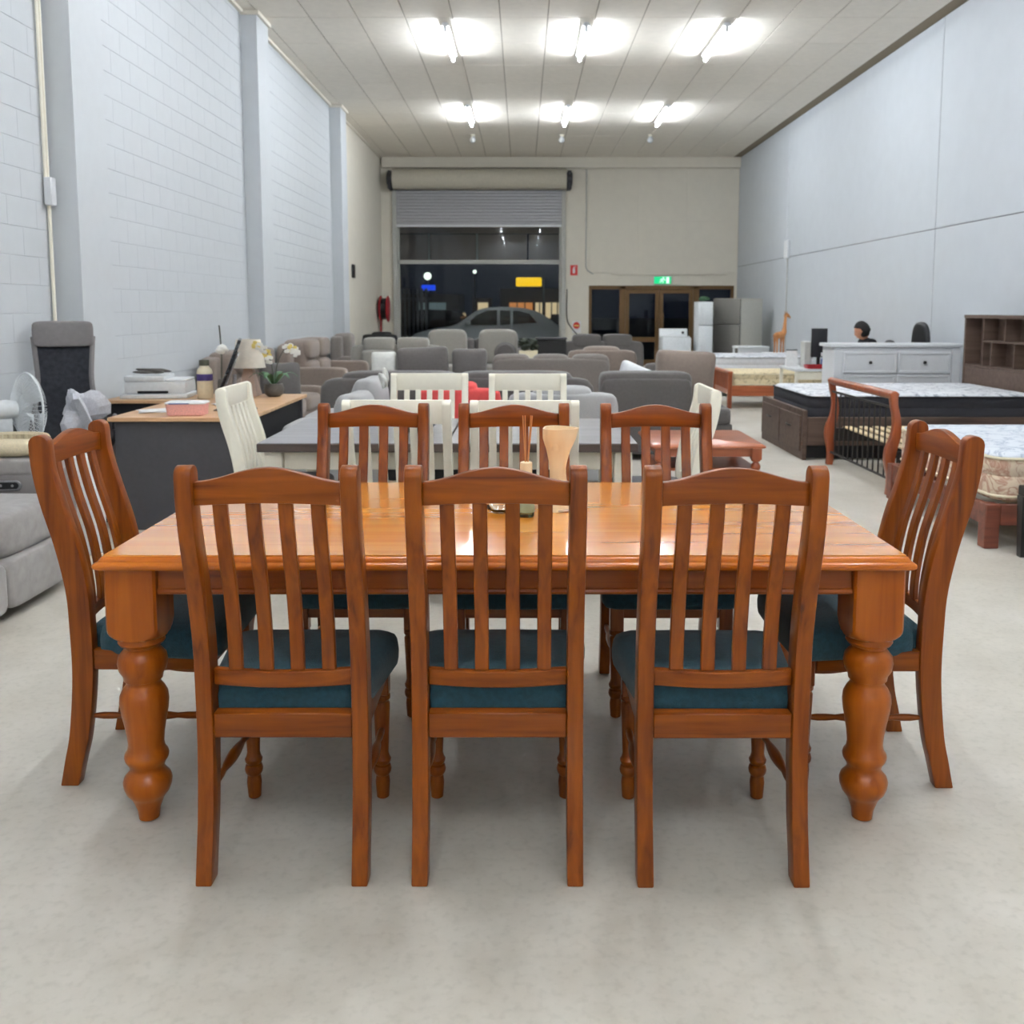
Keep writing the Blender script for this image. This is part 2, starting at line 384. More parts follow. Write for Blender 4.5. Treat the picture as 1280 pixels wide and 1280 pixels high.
# conduits
def conduit(name, pts, r, mat, label, parent_box=None):
    o = obj(name, tube(B(), pts, r, 8), mat); tag(o, label, 'pipe'); return o
e = thing('electrical_conduit', 'cream electrical conduit with junction box running up beside the near brick pier', 'pipe', (XL+.02, 7.15, 0))
obj('pipe', tube(B(), [(0, 0, .05), (0, 0, HC-.02)], .014, 8), 'cream_paint', e)
obj('pipe', tube(B(), [(.0, -.035, 2.25), (0, -.035, HC-.02)], .011, 8), 'cream_paint', e)
obj('junction_box', box(B(), -.005, .05, -.06, .02, 2.18, 2.38, .006), 'white_paint', e)
e = thing('electrical_conduit', 'thin grey conduit with white switch box on the smooth right wall', 'pipe', (XR-.012, 19.45, 0))
obj('pipe', tube(B(), [(0, 0, .05), (0, 0, 2.45)], .01, 8), 'jamb', e)
obj('switch_box', box(B(), -.05, .011, -.12, .12, 2.42, 2.78, .01), 'white_paint', e)
e = obj('wall_switch', box(B(), XL+.013, XL+.05, 19.7, 19.95, 2.05, 2.32, .01), 'black_plastic'); tag(e, 'small black control box fixed high on cream left wall', 'switch')
tag(obj('electrical_conduit', tube(B(), [(1.56, YB-.03, HC-.28), (1.56, YB-.03, 2.45), (1.6, YB-.03, 2.36), (1.75, YB-.03, 2.27)], .014, 8), 'jamb'), 'thin conduit dropping beside the roller door on the far wall', 'pipe')
tag(obj('black_cable', tube(B(), spline([(1.1, YB-.03, 1.9), (1.1, YB-.03, 1.2), (1.22, YB-.03, .95), (1.42, YB-.03, .72)], 6), .012, 6), 'black_plastic'), 'loose black cable hanging down the wall next to the roller door', 'cable')

# roller door: drum, curtain slats, guides
rd = thing('roller_door', 'half-raised ribbed steel roller door rolled up on its drum', 'roller door', (0, YB, 0))
obj('drum', tube(B(), [(-3.12, -.3, 4.53), (1.06, -.3, 4.53)], .235, 28), 'shutter_drum', rd, ang=50)
for x in (-3.19, 1.13):
    br = B(); box(br, x-.05, x+.05, -.42, -.002, 4.28, 4.72, .02); cyl = tube(br, [(x-.07, -.3, 4.53), (x+.07, -.3, 4.53)], .15, 20); obj('drum_bracket', br, 'dark_metal', rd)
ns = 11; hsl = (4.30-3.47)/ns
for i in range(ns):
    z0 = 3.47+i*hsl
    out = [(-.052, z0+.002), (-.066, z0+hsl*.25), (-.066, z0+hsl*.7), (-.052, z0+hsl-.002), (-.040, z0+hsl-.002), (-.040, z0+.002)]
    obj('slat', prism(B(), out, 'x', -3.08, .96), 'shutter', rd, ang=25)
obj('bottom_bar', box(B(), -3.08, .96, -.08, -.03, 3.41, 3.468, .008), 'white_paint', rd)
for x in (-3.13, 1.01): obj('guide_rail', box(B(), x-.05, x+.05, -.09, -.001, 0, 4.29, .006), 'jamb', rd)
# glazed shopfront inside the roller opening
w1 = struct('window_1', box(B(), RX0, RX1, YB+.06, YB+.16, 2.52, 2.62, .006), 'jamb')
obj('window_frame', box(B(), RX0, RX0+.07, YB+.06, YB+.16, 0, 4.3), 'jamb', w1, smooth=False)
obj('window_frame', box(B(), RX1-.07, RX1, YB+.06, YB+.16, 0, 4.3), 'jamb', w1, smooth=False)
obj('pane', box(B(), RX0+.072, RX1-.072, YB+.1, YB+.11, .02, 2.515), 'glass', w1, smooth=False)
obj('pane', box(B(), RX0+.072, RX1-.072, YB+.1, YB+.11, 2.625, 4.3), 'glass', w1, smooth=False)
# bronze framed entry doors
fr = B()
for x in (DX0+.035, 2.478, 4.302, DX1-.035): box(fr, x-.035 if x in (DX0+.035, DX1-.035) else x-.07, x+.035 if x in (DX0+.035, DX1-.035) else x+.07, YB+.03, YB+.12, 0, DZ)
box(fr, DX0+.08, DX1-.08, YB+.03, YB+.12, DZ-.09, DZ)
w2 = struct('window_2', fr, 'bronze', smooth=False)
for x0, x1 in ((DX0+.072, 2.405), (4.375, DX1-.072)): obj('pane', box(B(), x0, x1, YB+.07, YB+.08, .01, DZ-.092), 'glass', w2, smooth=False)
for n_, (x0, x1, hx) in enumerate(((2.555, 3.385, 3.3), (3.395, 4.225, 3.48))):
    d = B()
    for a0, a1, z0, z1 in ((x0, x0+.09, .01, 1.89), (x1-.09, x1, .01, 1.89), (x0+.09, x1-.09, 1.8, 1.89), (x0+.09, x1-.09, .01, .16), (x0+.09, x1-.09, .6, .72)): box(d, a0, a1, YB+.04, YB+.11, z0, z1)
    do = struct('door_%d' % (n_+1), d, 'bronze', smooth=False)
    obj('pane', box(B(), x0+.09, x1-.09, YB+.07, YB+.08, .722, 1.798), 'glass', do, smooth=False)
    obj('pane', box(B(), x0+.09, x1-.09, YB+.07, YB+.08, .162, .598), 'glass', do, smooth=False)
    obj('door_handle', tube(B(), spline([(hx, YB+.035, .8), (hx, YB-.02, .84), (hx, YB-.02, 1.26), (hx, YB+.035, 1.3)], 5), .018, 8), 'bronze', do)

# ================================================================== CEILING LIGHTS
lt0 = thing('ceiling_light', 'single bare fluorescent tube batten fixed lengthwise to the ceiling', 'ceiling light', (0, 0, HC-.006), 0, 'fluorescent battens on the ceiling')
obj('batten', prism(B(), [(-.03, -.002), (.03, -.002), (.055, -.05), (-.055, -.05)], 'y', -.76, .76, .004), 'white_paint', lt0)
for s in (-1, 1): obj('lamp_holder', box(B(), -.022, .022, s*.745-.012, s*.745+.012, -.125, -.048, .004), 'white_paint', lt0)
obj('tube', tube(B(), [(0, -.735, -.105), (0, .735, -.105)], .016, 10), 'tube_glow', lt0)
first = True
for yy, rw in zip((-6.2, -1.5, 3.5, 8.5, 13.55, 18.55), ('sixth', 'fifth', 'fourth', 'third', 'second', 'first')):
    for xx, sd_ in ((-.99, 'on the blockwork wall side'), (.82, 'in the middle'), (2.62, 'on the smooth wall side')):
        lb = 'fluorescent batten %s, %s ceiling row from roller door' % (sd_, rw)
        if first: lt0.location = (xx, yy, HC-.006); first = False; lt0['label'] = lb
        else: dup(lt0, (xx, yy, HC-.006), 0, lb)
for i, xx in enumerate((-1.05, .83, 2.7)):
    p = thing('bulb_holder', ('unlit round ceiling bulb on the roller door side', 'unlit round ceiling bulb between its two neighbours', 'unlit round ceiling bulb on the entry door side')[i], 'light fitting', (xx, 20.85, HC-.006), 0, 'unlit bulb fittings on the ceiling')
    obj('rose', lathe(B(), [(.05, 0), (.05, -.02), (.03, -.04)], n=16), 'cream_paint', p); obj('bulb', lathe(B(), [(.02, -.03), (.05, -.07), (.065, -.11), (.05, -.155), (.015, -.175)], n=16), 'plastic_white', p)

# ================================================================== THE PINE DINING TABLE
TX, TY0, TY1 = -.0475, 2.49, 3.62
TYC = (TY0+TY1)/2; HX, HY = 1.0975, (TY1-TY0)/2
tab = thing('dining_table', 'long honey-coloured pine dining table with thick turned legs', 'table', (TX, TYC, 0))
def rrect(hx, hy, r, n=4):
    o = []
    for sx, sy, a0 in ((1, 1, 0), (-1, 1, PI/2), (-1, -1, PI), (1, -1, 1.5*PI)):
        for k in range(n+1):
            a = a0+PI/2*k/n; o.append((sx*(hx-r)+r*math.cos(a), sy*(hy-r)+r*math.sin(a)))
    return o
def slab(b, hx, hy, steps, r=.012, M=I4):
    return loft(b, [[(x, y, z) for x, y in rrect(hx-i, hy-i, r)] for i, z in steps], True, M)
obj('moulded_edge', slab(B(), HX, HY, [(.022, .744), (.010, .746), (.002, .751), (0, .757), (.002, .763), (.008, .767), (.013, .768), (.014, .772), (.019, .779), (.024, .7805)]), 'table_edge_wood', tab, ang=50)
PW = (2*(HY-.026))/8
pk = None
for i in range(8):
    y0 = -HY+.026+i*PW
    obj('plank', box(B(), -HX+.026, HX-.026, y0-(.0004 if i % 2 else 0), y0+PW+(.0004 if i % 2 else 0), .778, .7845-(.00002 if i % 2 else 0)), 'table_wood', tab, smooth=False)
for s in (-1, 1):
    ap = box(B(), -.945, .945, s*.487-.014, s*.487+.014, .668, .745, .003)
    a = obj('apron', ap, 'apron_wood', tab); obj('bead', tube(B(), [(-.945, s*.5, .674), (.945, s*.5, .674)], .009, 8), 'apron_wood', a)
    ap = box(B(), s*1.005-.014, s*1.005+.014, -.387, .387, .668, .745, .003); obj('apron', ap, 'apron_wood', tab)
LEGP = [(.022, 0), (.028, .004), (.031, .03), (.042, .06), (.046, .066), (.05, .072), (.058, .082), (.0645, .1), (.066, .115), (.062, .128), (.053, .138), (.046, .148), (.046, .155), (.05, .166), (.058, .178), (.06, .188), (.058, .197), (.051, .206), (.048, .225), (.051, .255), (.057, .29), (.063, .32), (.066, .347), (.064, .368), (.056, .385), (.047, .397), (.045, .404), (.047, .41), (.052, .412), (.054, .425), (.063, .44), (.067, .46), (.064, .48), (.053, .494), (.045, .502), (.046, .508), (.058, .514), (.063, .522), (.06, .536), (.057, .545)]
def table_leg():
    b = lathe(B(), LEGP, n=36); rings = []
    for z in (.538, .542, .55, .56, .572, .585, .60, .62, .66, .744):
        R = .06+(.045*math.sqrt(max(0, 1-((.62-min(z, .62))/.084)**2)))
        ringp = []
        for k in range(64):
            a = 2*PI*k/64+PI/64; c, s = abs(math.cos(a)), abs(math.sin(a)); r = min(.0695/max(c, s), R); ringp.append((r*math.cos(a), r*math.sin(a), z))
        rings.append(ringp)
    return loft(b, rings)
lg = None
for sx in (-1, 1):
    for sy in (-1, 1):
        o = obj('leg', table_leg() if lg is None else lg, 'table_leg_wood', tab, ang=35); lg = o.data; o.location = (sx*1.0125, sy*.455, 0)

# ================================================================== THE EIGHT PINE CHAIRS
CPZ = spline([(0, -.056, .054), (.08, -.038, .057), (.17, -.018, .060), (.34, .0, .064), (.5, 0, .066), (.61, -.006, .067), (.74, -.031, .068), (.87, -.068, .066), (.97, -.090, .060), (1.045, -.096, .058)], 5)
def yc(z):
    for a, b_ in zip(CPZ, CPZ[1:]):
        if a[0] <= z <= b_[0]: u = (z-a[0])/(b_[0]-a[0]); return a[1]+(b_[1]-a[1])*u
    return CPZ[-1][1]
def post(W):
    f = [(-.2+c+d/2, z) for z, c, d in CPZ]; bk = [(-.2+c-d/2, z) for z, c, d in CPZ]
    z, c, d = CPZ[-1]; arc = [(-.2+c+d/2*math.cos(PI*k/8), z+d/2*.9*math.sin(PI*k/8)) for k in range(1, 8)]
    return f+arc+bk[::-1]
def chair(name, label, group, WZ, WX, WY, seatm, cream=False):
    c = thing(name, label, 'chair', (0, 0, 0), 0, group)
    px = .195 if not cream else .235
    for s in (-1, 1): obj('back_post', prism(B(), post(0), 'x', s*px-.0205, s*px+.0205, .004, 2), WZ, c, ang=30)
    inn = px-.0205
    if not cream:
        n = 24; top = [(inn*(1-2*k/n), 1.031+.034*(.5+.5*math.cos(PI*(1-2*k/n)))**.9) for k in range(n+1)]
        bot = [(inn*(-1+2*k/8), .974+.006*math.cos(PI/2*(-1+2*k/8))) for k in range(9)]
    else:
        top = [(inn, 1.07), (-inn, 1.07)]; bot = [(-inn, .95), (inn, .95)]
    yr = -.2+yc(1.02)
    obj('crest_rail', prism(B(), top+bot, 'y', yr-.012, yr+.012, .003, 2), WX, c, ang=30)
    n = 12; fr_ = [(inn*(-1+2*k/n), -.2+.012-.022*math.cos(PI/2*(-1+2*k/n))) for k in range(n+1)]; bk = [(x, y-.022) for x, y in fr_][::-1]
    obj('lower_rail', prism(B(), fr_+bk, 'z', .496, .538, .003, 1), WX, c, ang=30)
    sm = []
    for x in ((-.117, -.039, .039, .117) if not cream else (-.15, -.075, 0, .075, .15)):
        zz = [.532+(.984-.532)*k/14 for k in range(15)] if not cream else [.532+(.955-.532)*k/14 for k in range(15)]
        bow = lambda z: -.012*(1-abs(x)/.2)*max(0, (.75-z)/.22)
        o_ = [(-.2+yc(z)+.008+bow(z), z) for z in zz]+[(-.2+yc(z)-.008+bow(z), z) for z in zz][::-1]
        obj('slat', prism(B(), o_, 'x', x-.0175, x+.0175, .0025, 1), WZ, c, ang=30)
    # seat frame
    obj('seat_rail', box(B(), -inn, inn, -.222, -.185, .362, .427, .003), WX, c)
    obj('seat_rail', box(B(), -.172, .172, .155, .18, .362, .425, .003), WX, c)
    for s in (-1, 1): obj('seat_rail', prism(B(), [(s*(px-.014), -.168), (s*(px+.012), -.168), (s*.2075, .14), (s*.1825, .14)], 'z', .362, .425, .003), WY, c)
    fp = [(.014, 0), (.0185, .004), (.0215, .05), (.019, .07), (.025, .08), (.0265, .09), (.024, .1), (.019, .104), (.0245, .112), (.0255, .12), (.021, .128), (.0185, .14), (.021, .2), (.0245, .275), (.0245, .29), (.02, .297), (.026, .305), (.026, .315), (.021, .322)]
    for s in (-1, 1):
        if not cream: b = lathe(B(), fp, n=20); box(b, -.0235, .0235, -.0235, .0235, .318, .43, .003)
        else: b = loft(B(), [[(-w_, -w_, z), (w_, -w_, z), (w_, w_, z), (-w_, w_, z)] for w_, z in ((.016, 0), (.0235, .34), (.0235, .43))])
        o = obj('front_leg', b, WZ, c, ang=35); o.location = (s*.19, .168, 0)
    if not cream:
        for s in (-1, 1):
            r_ = [.007, .0105, .0105, .008, .012, .0145, .0155, .0145, .012, .008, .0105, .0105, .007]; N = len(r_)
            obj('stretcher', tube(B(), [(s*(px-.003*k/N), -.178+.335*k/(N-1), .215) for k in range(N)], r_, 10), WY, c, ang=60)
    # cushion
    ol = [(-inn+.003, -.185), (inn-.003, -.185), (inn-.003, -.155), (inn+.03, -.145), (.243, .16), (.236, .2), (.205, .218), (0, .222), (-.205, .218), (-.236, .2), (-.243, .16), (-inn-.03, -.145), (-inn+.003, -.155)]
    ol2 = []
    for k in range(len(ol)):
        a, b_ = ol[k], ol[(k+1) % len(ol)]
        m_ = max(1, int(math.hypot(a[0]-b_[0], a[1]-b_[1])/.03))
        for q in range(m_): ol2.append((a[0]+(b_[0]-a[0])*q/m_, a[1]+(b_[1]-a[1])*q/m_))
    rg = []
    for f_, z in ((.96, .404), (.985, .412), (1, .43), (1.005, .455), (.995, .474), (.965, .489), (.9, .5), (.75, .51), (.5, .516), (.2, .518)):
        rg.append([(x*f_, y*f_+(.018*(1-f_)), z) for x, y in ol2])
    obj('seat_cushion', loft(B(), rg), seatm, c, ang=70)
    return c
G8 = 'pine dining chairs around the long table'
ch0 = chair('dining_chair', 'pine dining chair backing onto open floor, nearest the grey recliner sofa', G8, 'chair_wood_z', 'chair_wood_x', 'chair_wood_y', 'teal')
ch0.location = (-.603, 2.55, 0)
for x, y, a, lb in ((-.0625, 2.55, 0, 'middle pine dining chair of the three backing onto open floor'),
                    (.503, 2.545, 0, 'pine dining chair backing onto open floor, at the end nearest the beds'),
                    (-.581, 3.455, PI, 'pine dining chair backing onto white dining set, nearest the office desk'),
                    (-.033, 3.45, PI, 'middle pine dining chair of the three backing onto the white dining set'),
                    (.52, 3.45, PI, 'pine dining chair backing onto the white dining set, beside the wooden coffee table'),
                    (-1.116, 2.995, -PI/2, 'pine dining chair with teal seat at table end beside the grey recliner'),
                    (1.016, 2.98, PI/2, 'pine dining chair with teal seat at table end facing away from the beds')):
    dup(ch0, (x, y, 0), a, lb)

# things on the pine table
ZT = .7847
d = thing('reed_diffuser', 'glass reed diffuser with wooden cap and four reeds on pine table', 'diffuser', (.012, 3.0, ZT))
obj('bottle', lathe(B(), [(.024, 0), (.026, .003), (.026, .075), (.022, .088), (.012, .098), (.012, .105)], n=24), 'bottle_glass', d)
obj('label_band', lathe(B(), [(.0265, .015), (.0268, .016), (.0268, .045), (.0265, .046)], n=24), 'shop_label', d)
obj('cap', lathe(B(), [(.017, .102), (.019, .103), (.019, .172), (.016, .174)], n=24), 'pale_ash', d)
for dx, dy in ((-.012, 0), (-.004, .008), (.016, .002), (.021, -.005)): obj('reed', tube(B(), [(dx*.25, dy*.25, .165), (dx*.9, dy, .32)], .0021, 6), 'giraffe_wood', d)
v = thing('vase', 'pale twisted timber vase with flared square mouth on pine table', 'vase', (.118, 3.1, ZT))
rings = []
for k in range(25):
    u = k/24; z = .27*u; R = .047-.021*math.sin(PI*min(1, u*1.12))**1.2+.012*max(0, u-.75)*4*.8; tw = u*PI*.62
    pts = []
    for q in range(40):
        a = 2*PI*q/40; rad = R*(1+.13*math.cos(3*a)); pts.append((rad*math.cos(a+tw), rad*math.sin(a+tw), z))
    rings.append(pts)
for f_, z in ((.9, .27), (.86, .25), (.6, .2)): rings.append([(x*f_, y*f_, z) for x, y, _ in rings[24]])
obj('vase_body', loft(B(), rings), 'pale_ash', v, ang=60)
obj('base_ring', lathe(B(), [(.046, 0), (.0475, .001), (.0475, .006), (.046, .007)], n=24), 'lamp_base', v)
gd = obj('glass_dish', lathe(B(), [(.03, 0), (.034, .002), (.05, .016), (.052, .018), (.048, .017), (.03, .005)], n=24), 'glass'); gd.location = (-.07, 3.06, ZT); tag(gd, 'small shallow clear glass dish beside reed diffuser', 'dish')

# ================================================================== WHITE DINING SET BEHIND
wt = thing('white_dining_table', 'cream-framed dining table with grey timber top behind the pine chairs', 'table', (-.375, 5.32, 0))
for s, wd in ((-1, .48), (1, .48)):
    obj('tabletop_half', box(B(), s*.002, s*.955, -.55, .55, .722, .765, .004) if s > 0 else box(B(), -.955, -.002, -.55, .55, .722, .765, .004), 'grey_edge', wt)
    tb = B()
    for i in range(6): box(tb, min(s*.006, s*.949), max(s*.006, s*.949), -.545+i*.1817, -.545+(i+1)*.1817-.001, .764, .768, .0008)
    o = obj('top_boards', tb, 'grey_top', wt, smooth=False)
for s in (-1, 1):
    obj('apron', box(B(), -.84, .84, s*.45-.012, s*.45+.012, .62, .72, .003), 'cream_paint', wt); obj('apron', box(B(), s*.87-.012, s*.87+.012, -.42, .42, .62, .72, .003), 'cream_paint', wt)
    for q in (-1, 1): obj('leg', box(B(), s*.885-.045, s*.885+.045, q*.46-.045, q*.46+.045, 0, .72, .005), 'cream_paint', wt)
GW = 'cream dining chairs around the grey-topped table'
wc = chair('white_dining_chair', 'cream painted dining chair with straight top rail, back turned to the pine table, beside desk', GW, 'cream_paint', 'cream_paint', 'cream_paint', 'dark_panel', True)
wc.location = (-.59, 4.80, 0); wc.scale = (1, 1, .945)
for x, y, a, lb in ((.01, 4.78, 0, 'cream painted dining chair with straight top rail, back turned to pine table, beside coffee table'),
                    (-.615, 6.08, PI, 'cream dining chair draped with a white lacy throw, beyond grey tabletop'),
                    (.035, 6.04, PI, 'cream dining chair beyond grey tabletop, in front of the coral red armchair'),
                    (-1.33, 5.42, -PI/2, 'cream dining chair at grey table end next to the office desk'),
                    (.72, 5.28, PI/2, 'cream dining chair at grey table end next to the wooden coffee table')):
    dup(wc, (x, y, 0), a, lb)
def rag(b, cx, cy, cz, sx, sy, sz, seed, n=14, amp=.35):
    rnd = random.Random(seed); t = bmesh.new(); bmesh.ops.create_icosphere(t, subdivisions=3, radius=1)
    ph = [(rnd.uniform(2, 6), rnd.uniform(2, 6), rnd.uniform(2, 6), rnd.uniform(0, 6)) for _ in range(6)]
    for v in t.verts:
        f = 1+amp*sum(math.sin(a*v.co.x+b_*v.co.y+c*v.co.z+p) for a, b_, c, p in ph)/6*1.6
        v.co = (cx+v.co.x*sx*f, cy+v.co.y*sy*f, cz+v.co.z*sz*f)
    merge(b, t); return b
tag(obj('lacy_throw', rag(B(), -.915, 6.37, .97, .028, .045, .06, 3, amp=.45), 'throw_white'), 'white lacy throw bunched over the corner of a cream chair', 'throw')

gb_ = thing('glass_bowl', 'dark green glass bowl standing on the grey tabletop', 'bowl', (-.57, 5.2, .769))
obj('bowl_body', lathe(B(), [(.05, 0), (.055, .004), (.1, .04), (.13, .1), (.132, .12), (.126, .12), (.095, .045), (.045, .012)], n=32), 'bowl_green', gb_, ang=70)
obj('rim', ring(B(), (0, 0, .12), .129, .004, 'z', 32), 'bowl_green', gb_)

# ================================================================== WOODEN COFFEE TABLE (right of the white set)
ct = thing('coffee_table', 'reddish pine coffee table with turned legs and lower shelf', 'table', (1.36, 7.38, 0))
obj('tabletop', slab(B(), .42, .44, [(.012, .42), (.002, .424), (0, .432), (.004, .44), (.014, .445), (.02, .45)], r=.03), 'red_pine', ct, ang=50)
cl = [(.018, 0), (.024, .01), (.03, .05), (.02, .07), (.034, .09), (.034, .12), (.022, .135), (.036, .16), (.036, .18)]
cl2 = [(.028, .235), (.02, .25), (.033, .265), (.036, .285), (.03, .3), (.018, .315), (.034, .325), (.034, .335)]
for sx in (-1, 1):
    for sy in (-1, 1):
        b = lathe(B(), cl, n=20); box(b, -.036, .036, -.036, .036, .175, .24, .003); lathe(b, cl2, n=20); box(b, -.036, .036, -.036, .036, .335, .42, .003)
        o = obj('leg', b, 'red_pine_z', ct); o.location = (sx*.355, sy*.375, 0)
for s in (-1, 1):
    obj('apron', box(B(), -.32, .32, s*.375-.01, s*.375+.01, .355, .419, .002), 'red_pine', ct); obj('apron', box(B(), s*.355-.01, s*.355+.01, -.338, .338, .355, .419, .002), 'red_pine', ct)
obj('shelf', box(B(), -.385, .385, -.335, .335, .242, .262, .004), 'red_pine', ct)

# ================================================================== GREY RECLINER SOFA (left) : faces +x
rs = thing('recliner_sofa', 'pale grey suede recliner sofa with power buttons beside the pine table', 'sofa', (-2.87, 4.0, 0), -PI/2)
# local: +y = front (world +x), local +x = world -y
obj('base', box(B(), -1.12, 1.12, -.42, .43, .05, .3, .03, 2), 'suede_dark', rs)
for i in range(3):
    x0 = -.93+i*.62; x1 = x0+.62
    obj('seat_cushion', puff(B(), x0+.006, x1-.006, -.3, .5, .27, .5, 7), 'suede', rs, ang=80)
    obj('footrest', puff(B(), x0+.006, x1-.006, .36, .525, .05, .285, 9), 'suede', rs, ang=80)
    obj('back_cushion', puff(B(), x0+.006, x1-.006, -.44, -.14, .46, 1.02, 6), 'suede', rs, ang=80)
for s in (-1, 1):
    a = obj('arm', box(B(), s*1.03-.1 if s > 0 else -1.15, s*1.03+.12 if s > 0 else -.93, -.42, .46, .05, .6, .03, 3), 'suede_dark', rs)
    obj('arm_pad', puff(B(), .93 if s > 0 else -1.15, 1.15 if s > 0 else -.93, -.3, .44, .57, .66, 8), 'suede', a, ang=80)
ctl = obj('control_panel', prism(B(), [(.2+.075*math.cos(k*PI/8+PI/2)*(1) if False else .2+.03*math.cos(2*PI*k/16)+(.045 if math.cos(2*PI*k/16) > 0 else -.045), .525+.028*math.sin(2*PI*k/16)) for k in range(16)], 'x', -.931, -.922, .003), 'silver', rs, label='oval silver control panel')
obj('button_strip', prism(B(), [(.2+.02*math.cos(2*PI*k/16)+(.042 if math.cos(2*PI*k/16) > 0 else -.042), .525+.018*math.sin(2*PI*k/16)) for k in range(16)], 'x', -.923, -.918), 'black_plastic', ctl)
for q in (.17, .23): obj('button', lathe(B(), [(.007, 0), (.007, .003), (.005, .004)], n=12, M=TR(-.9185, q, .525, ry=PI/2)), 'silver', ctl)
# tall woven basket behind the sofa
bk = thing('laundry_basket', 'tall cream woven basket behind the recliner sofa arm', 'basket', (-2.95, 5.42, 0))
rb = B()
for k in range(30):
    a = 2*PI*k/30; tube(rb, [(.19*math.cos(a), .19*math.sin(a), .01), (.225*math.cos(a), .225*math.sin(a), .7)], .019, 6)
obj('woven_stakes', rb, 'wicker', bk, ang=70); obj('basket_wall', lathe(B(), [(.18, 0), (.19, .01), (.225, .7), (.215, .7), (.18, .03)], n=30), 'wicker', bk)
for z in (.03, .25, .47, .7): obj('rim', ring(B(), (0, 0, z), .205+.0357*z, .017), 'wicker', bk)
o = obj('folded_blanket', puff(B(), -.2, .2, -.09, .09, 0, .09, 3, M=TR(-2.72, 5.03, .662, rz=.1), pinch=.3), 'wicker'); tag(o, 'cream blanket folded on the recliner sofa arm', 'blanket')
# pedestal fan facing +x
fn = thing('pedestal_fan', 'white pedestal fan against the blockwork wall', 'fan', (-3.16, 5.88, 0))
obj('base', lathe(B(), [(.2, 0), (.2, .015), (.17, .03), (.03, .045)], n=28), 'plastic_white', fn); obj('pole', tube(B(), [(0, 0, .03), (0, 0, .7)], .017, 10), 'plastic_white', fn)
MF = TR(0, 0, .82, rz=.85)
obj('motor', tube(B(), [(-.17, 0, 0), (-.14, 0, 0), (.0, 0, 0), (.05, 0, 0)], [.03, .055, .062, .05], 18, MF), 'plastic_white', fn, ang=60); obj('neck', box(B(), -.06, .02, -.03, .03, -.15, -.05, .01, 2, MF), 'plastic_white', fn)
cg = B()
for k in range(48):
    a = 2*PI*k/48; c, s = math.cos(a), math.sin(a)
    tube(cg, [(.055, .05*c, .05*s), (.07, .14*c, .14*s), (.11, .215*c, .215*s), (.14, .215*c, .215*s), (.18, .14*c, .14*s), (.195, .04*c, .04*s)], .0016, 4, MF)
cgo = obj('cage', cg, 'plastic_white', fn); obj('cage_ring', ring(B(), (.125, 0, 0), .218, .007, 'x', 40, 6, MF), 'plastic_white', cgo)
for k in range(3):
    a0 = 2*PI*k/3; rg = []
    for q in range(8):
        r_ = .04+.145*q/7; w_ = .35+.25*math.sin(PI*q/7)
        rg.append([(.125+.03*math.sin(u_*w_*3)+dz, r_*math.cos(a0+u_*w_), r_*math.sin(a0+u_*w_)) for u_, dz in ((-1, 0), (0, .002), (1, 0), (0, -.002))])
    obj('blade', loft(B(), rg, M=MF), 'plastic_white', fn)

# ================================================================== OFFICE CORNER
dk = thing('office_desk', 'L-shaped office desk with beech top and charcoal side panel', 'desk', (0, 0, 0))
obj('desktop', box(B(), -2.66, -1.76, 6.13, 7.85, .715, .742, .004), 'beech', dk)
obj('return_top', box(B(), -3.2, -2.662, 7.3, 7.85, .715, .742, .004), 'beech', dk)
obj('side_panel', box(B(), -2.63, -1.79, 6.17, 6.2, 0, .714, .003), 'dark_panel', dk)
obj('side_panel', box(B(), -2.63, -1.79, 7.79, 7.82, 0, .714, .003), 'dark_panel', dk)
obj('modesty_panel', box(B(), -1.84, -1.81, 6.202, 7.788, .2, .714, .003), 'desk_black', dk)
obj('end_panel', box(B(), -3.18, -3.15, 7.33, 7.82, 0, .714, .003), 'dark_panel', dk)
obj('cable_hatch', box(B(), -3.149, -2.67, 7.34, 7.355, .56, .713, .003), 'desk_black', dk)
ZD = .7425
pr = thing('printer', 'white flatbed printer with papers on the desk return', 'printer', (-2.86, 7.6, ZD), .1)
obj('lower_tray', box(B(), -.26, .25, -.19, .17, 0, .035, .008, 2), 'plastic_white', pr); obj('body', box(B(), -.23, .23, -.17, .17, .035, .13, .012, 2), 'plastic_white', pr)
obj('scanner_lid', box(B(), -.23, .07, -.17, .17, .131, .175, .01, 2), 'plastic_white', pr); obj('feed_tray', box(B(), .075, .23, -.16, .15, .131, .148, .005), 'plastic_white', pr); obj('paper_slot', box(B(), -.13, .1, -.174, -.165, .04, .06, .002), 'black_plastic', pr)
o = obj('cloth_bundle', rag(B(), 0, 0, .03, .13, .06, .022, 11, amp=.3), 'pot_grey'); o.location = (-2.9, 7.55, ZD+.178); tag(o, 'dark grey rolled cloth lying on the white printer', 'cloth')
bt = thing('supplement_bottle', 'cream plastic bottle with purple label and dark cap on desk', 'bottle', (-2.46, 7.45, ZD))
obj('bottle_body', lathe(B(), [(.055, 0), (.06, .006), (.06, .2), (.055, .225), (.036, .245), (.034, .26)], n=28), 'cream_plastic', bt); obj('cap', lathe(B(), [(.036, .255), (.038, .257), (.038, .295), (.034, .3)], n=24), 'olive_cap', bt); obj('wrap_label', lathe(B(), [(.0605, .14), (.0612, .141), (.0612, .19), (.0605, .191)], n=28), 'purple', bt)
mo = thing('computer_monitor', 'thin dark computer monitor seen edge-on beside the table lamp', 'monitor', (-2.24, 7.22, ZD), .27)
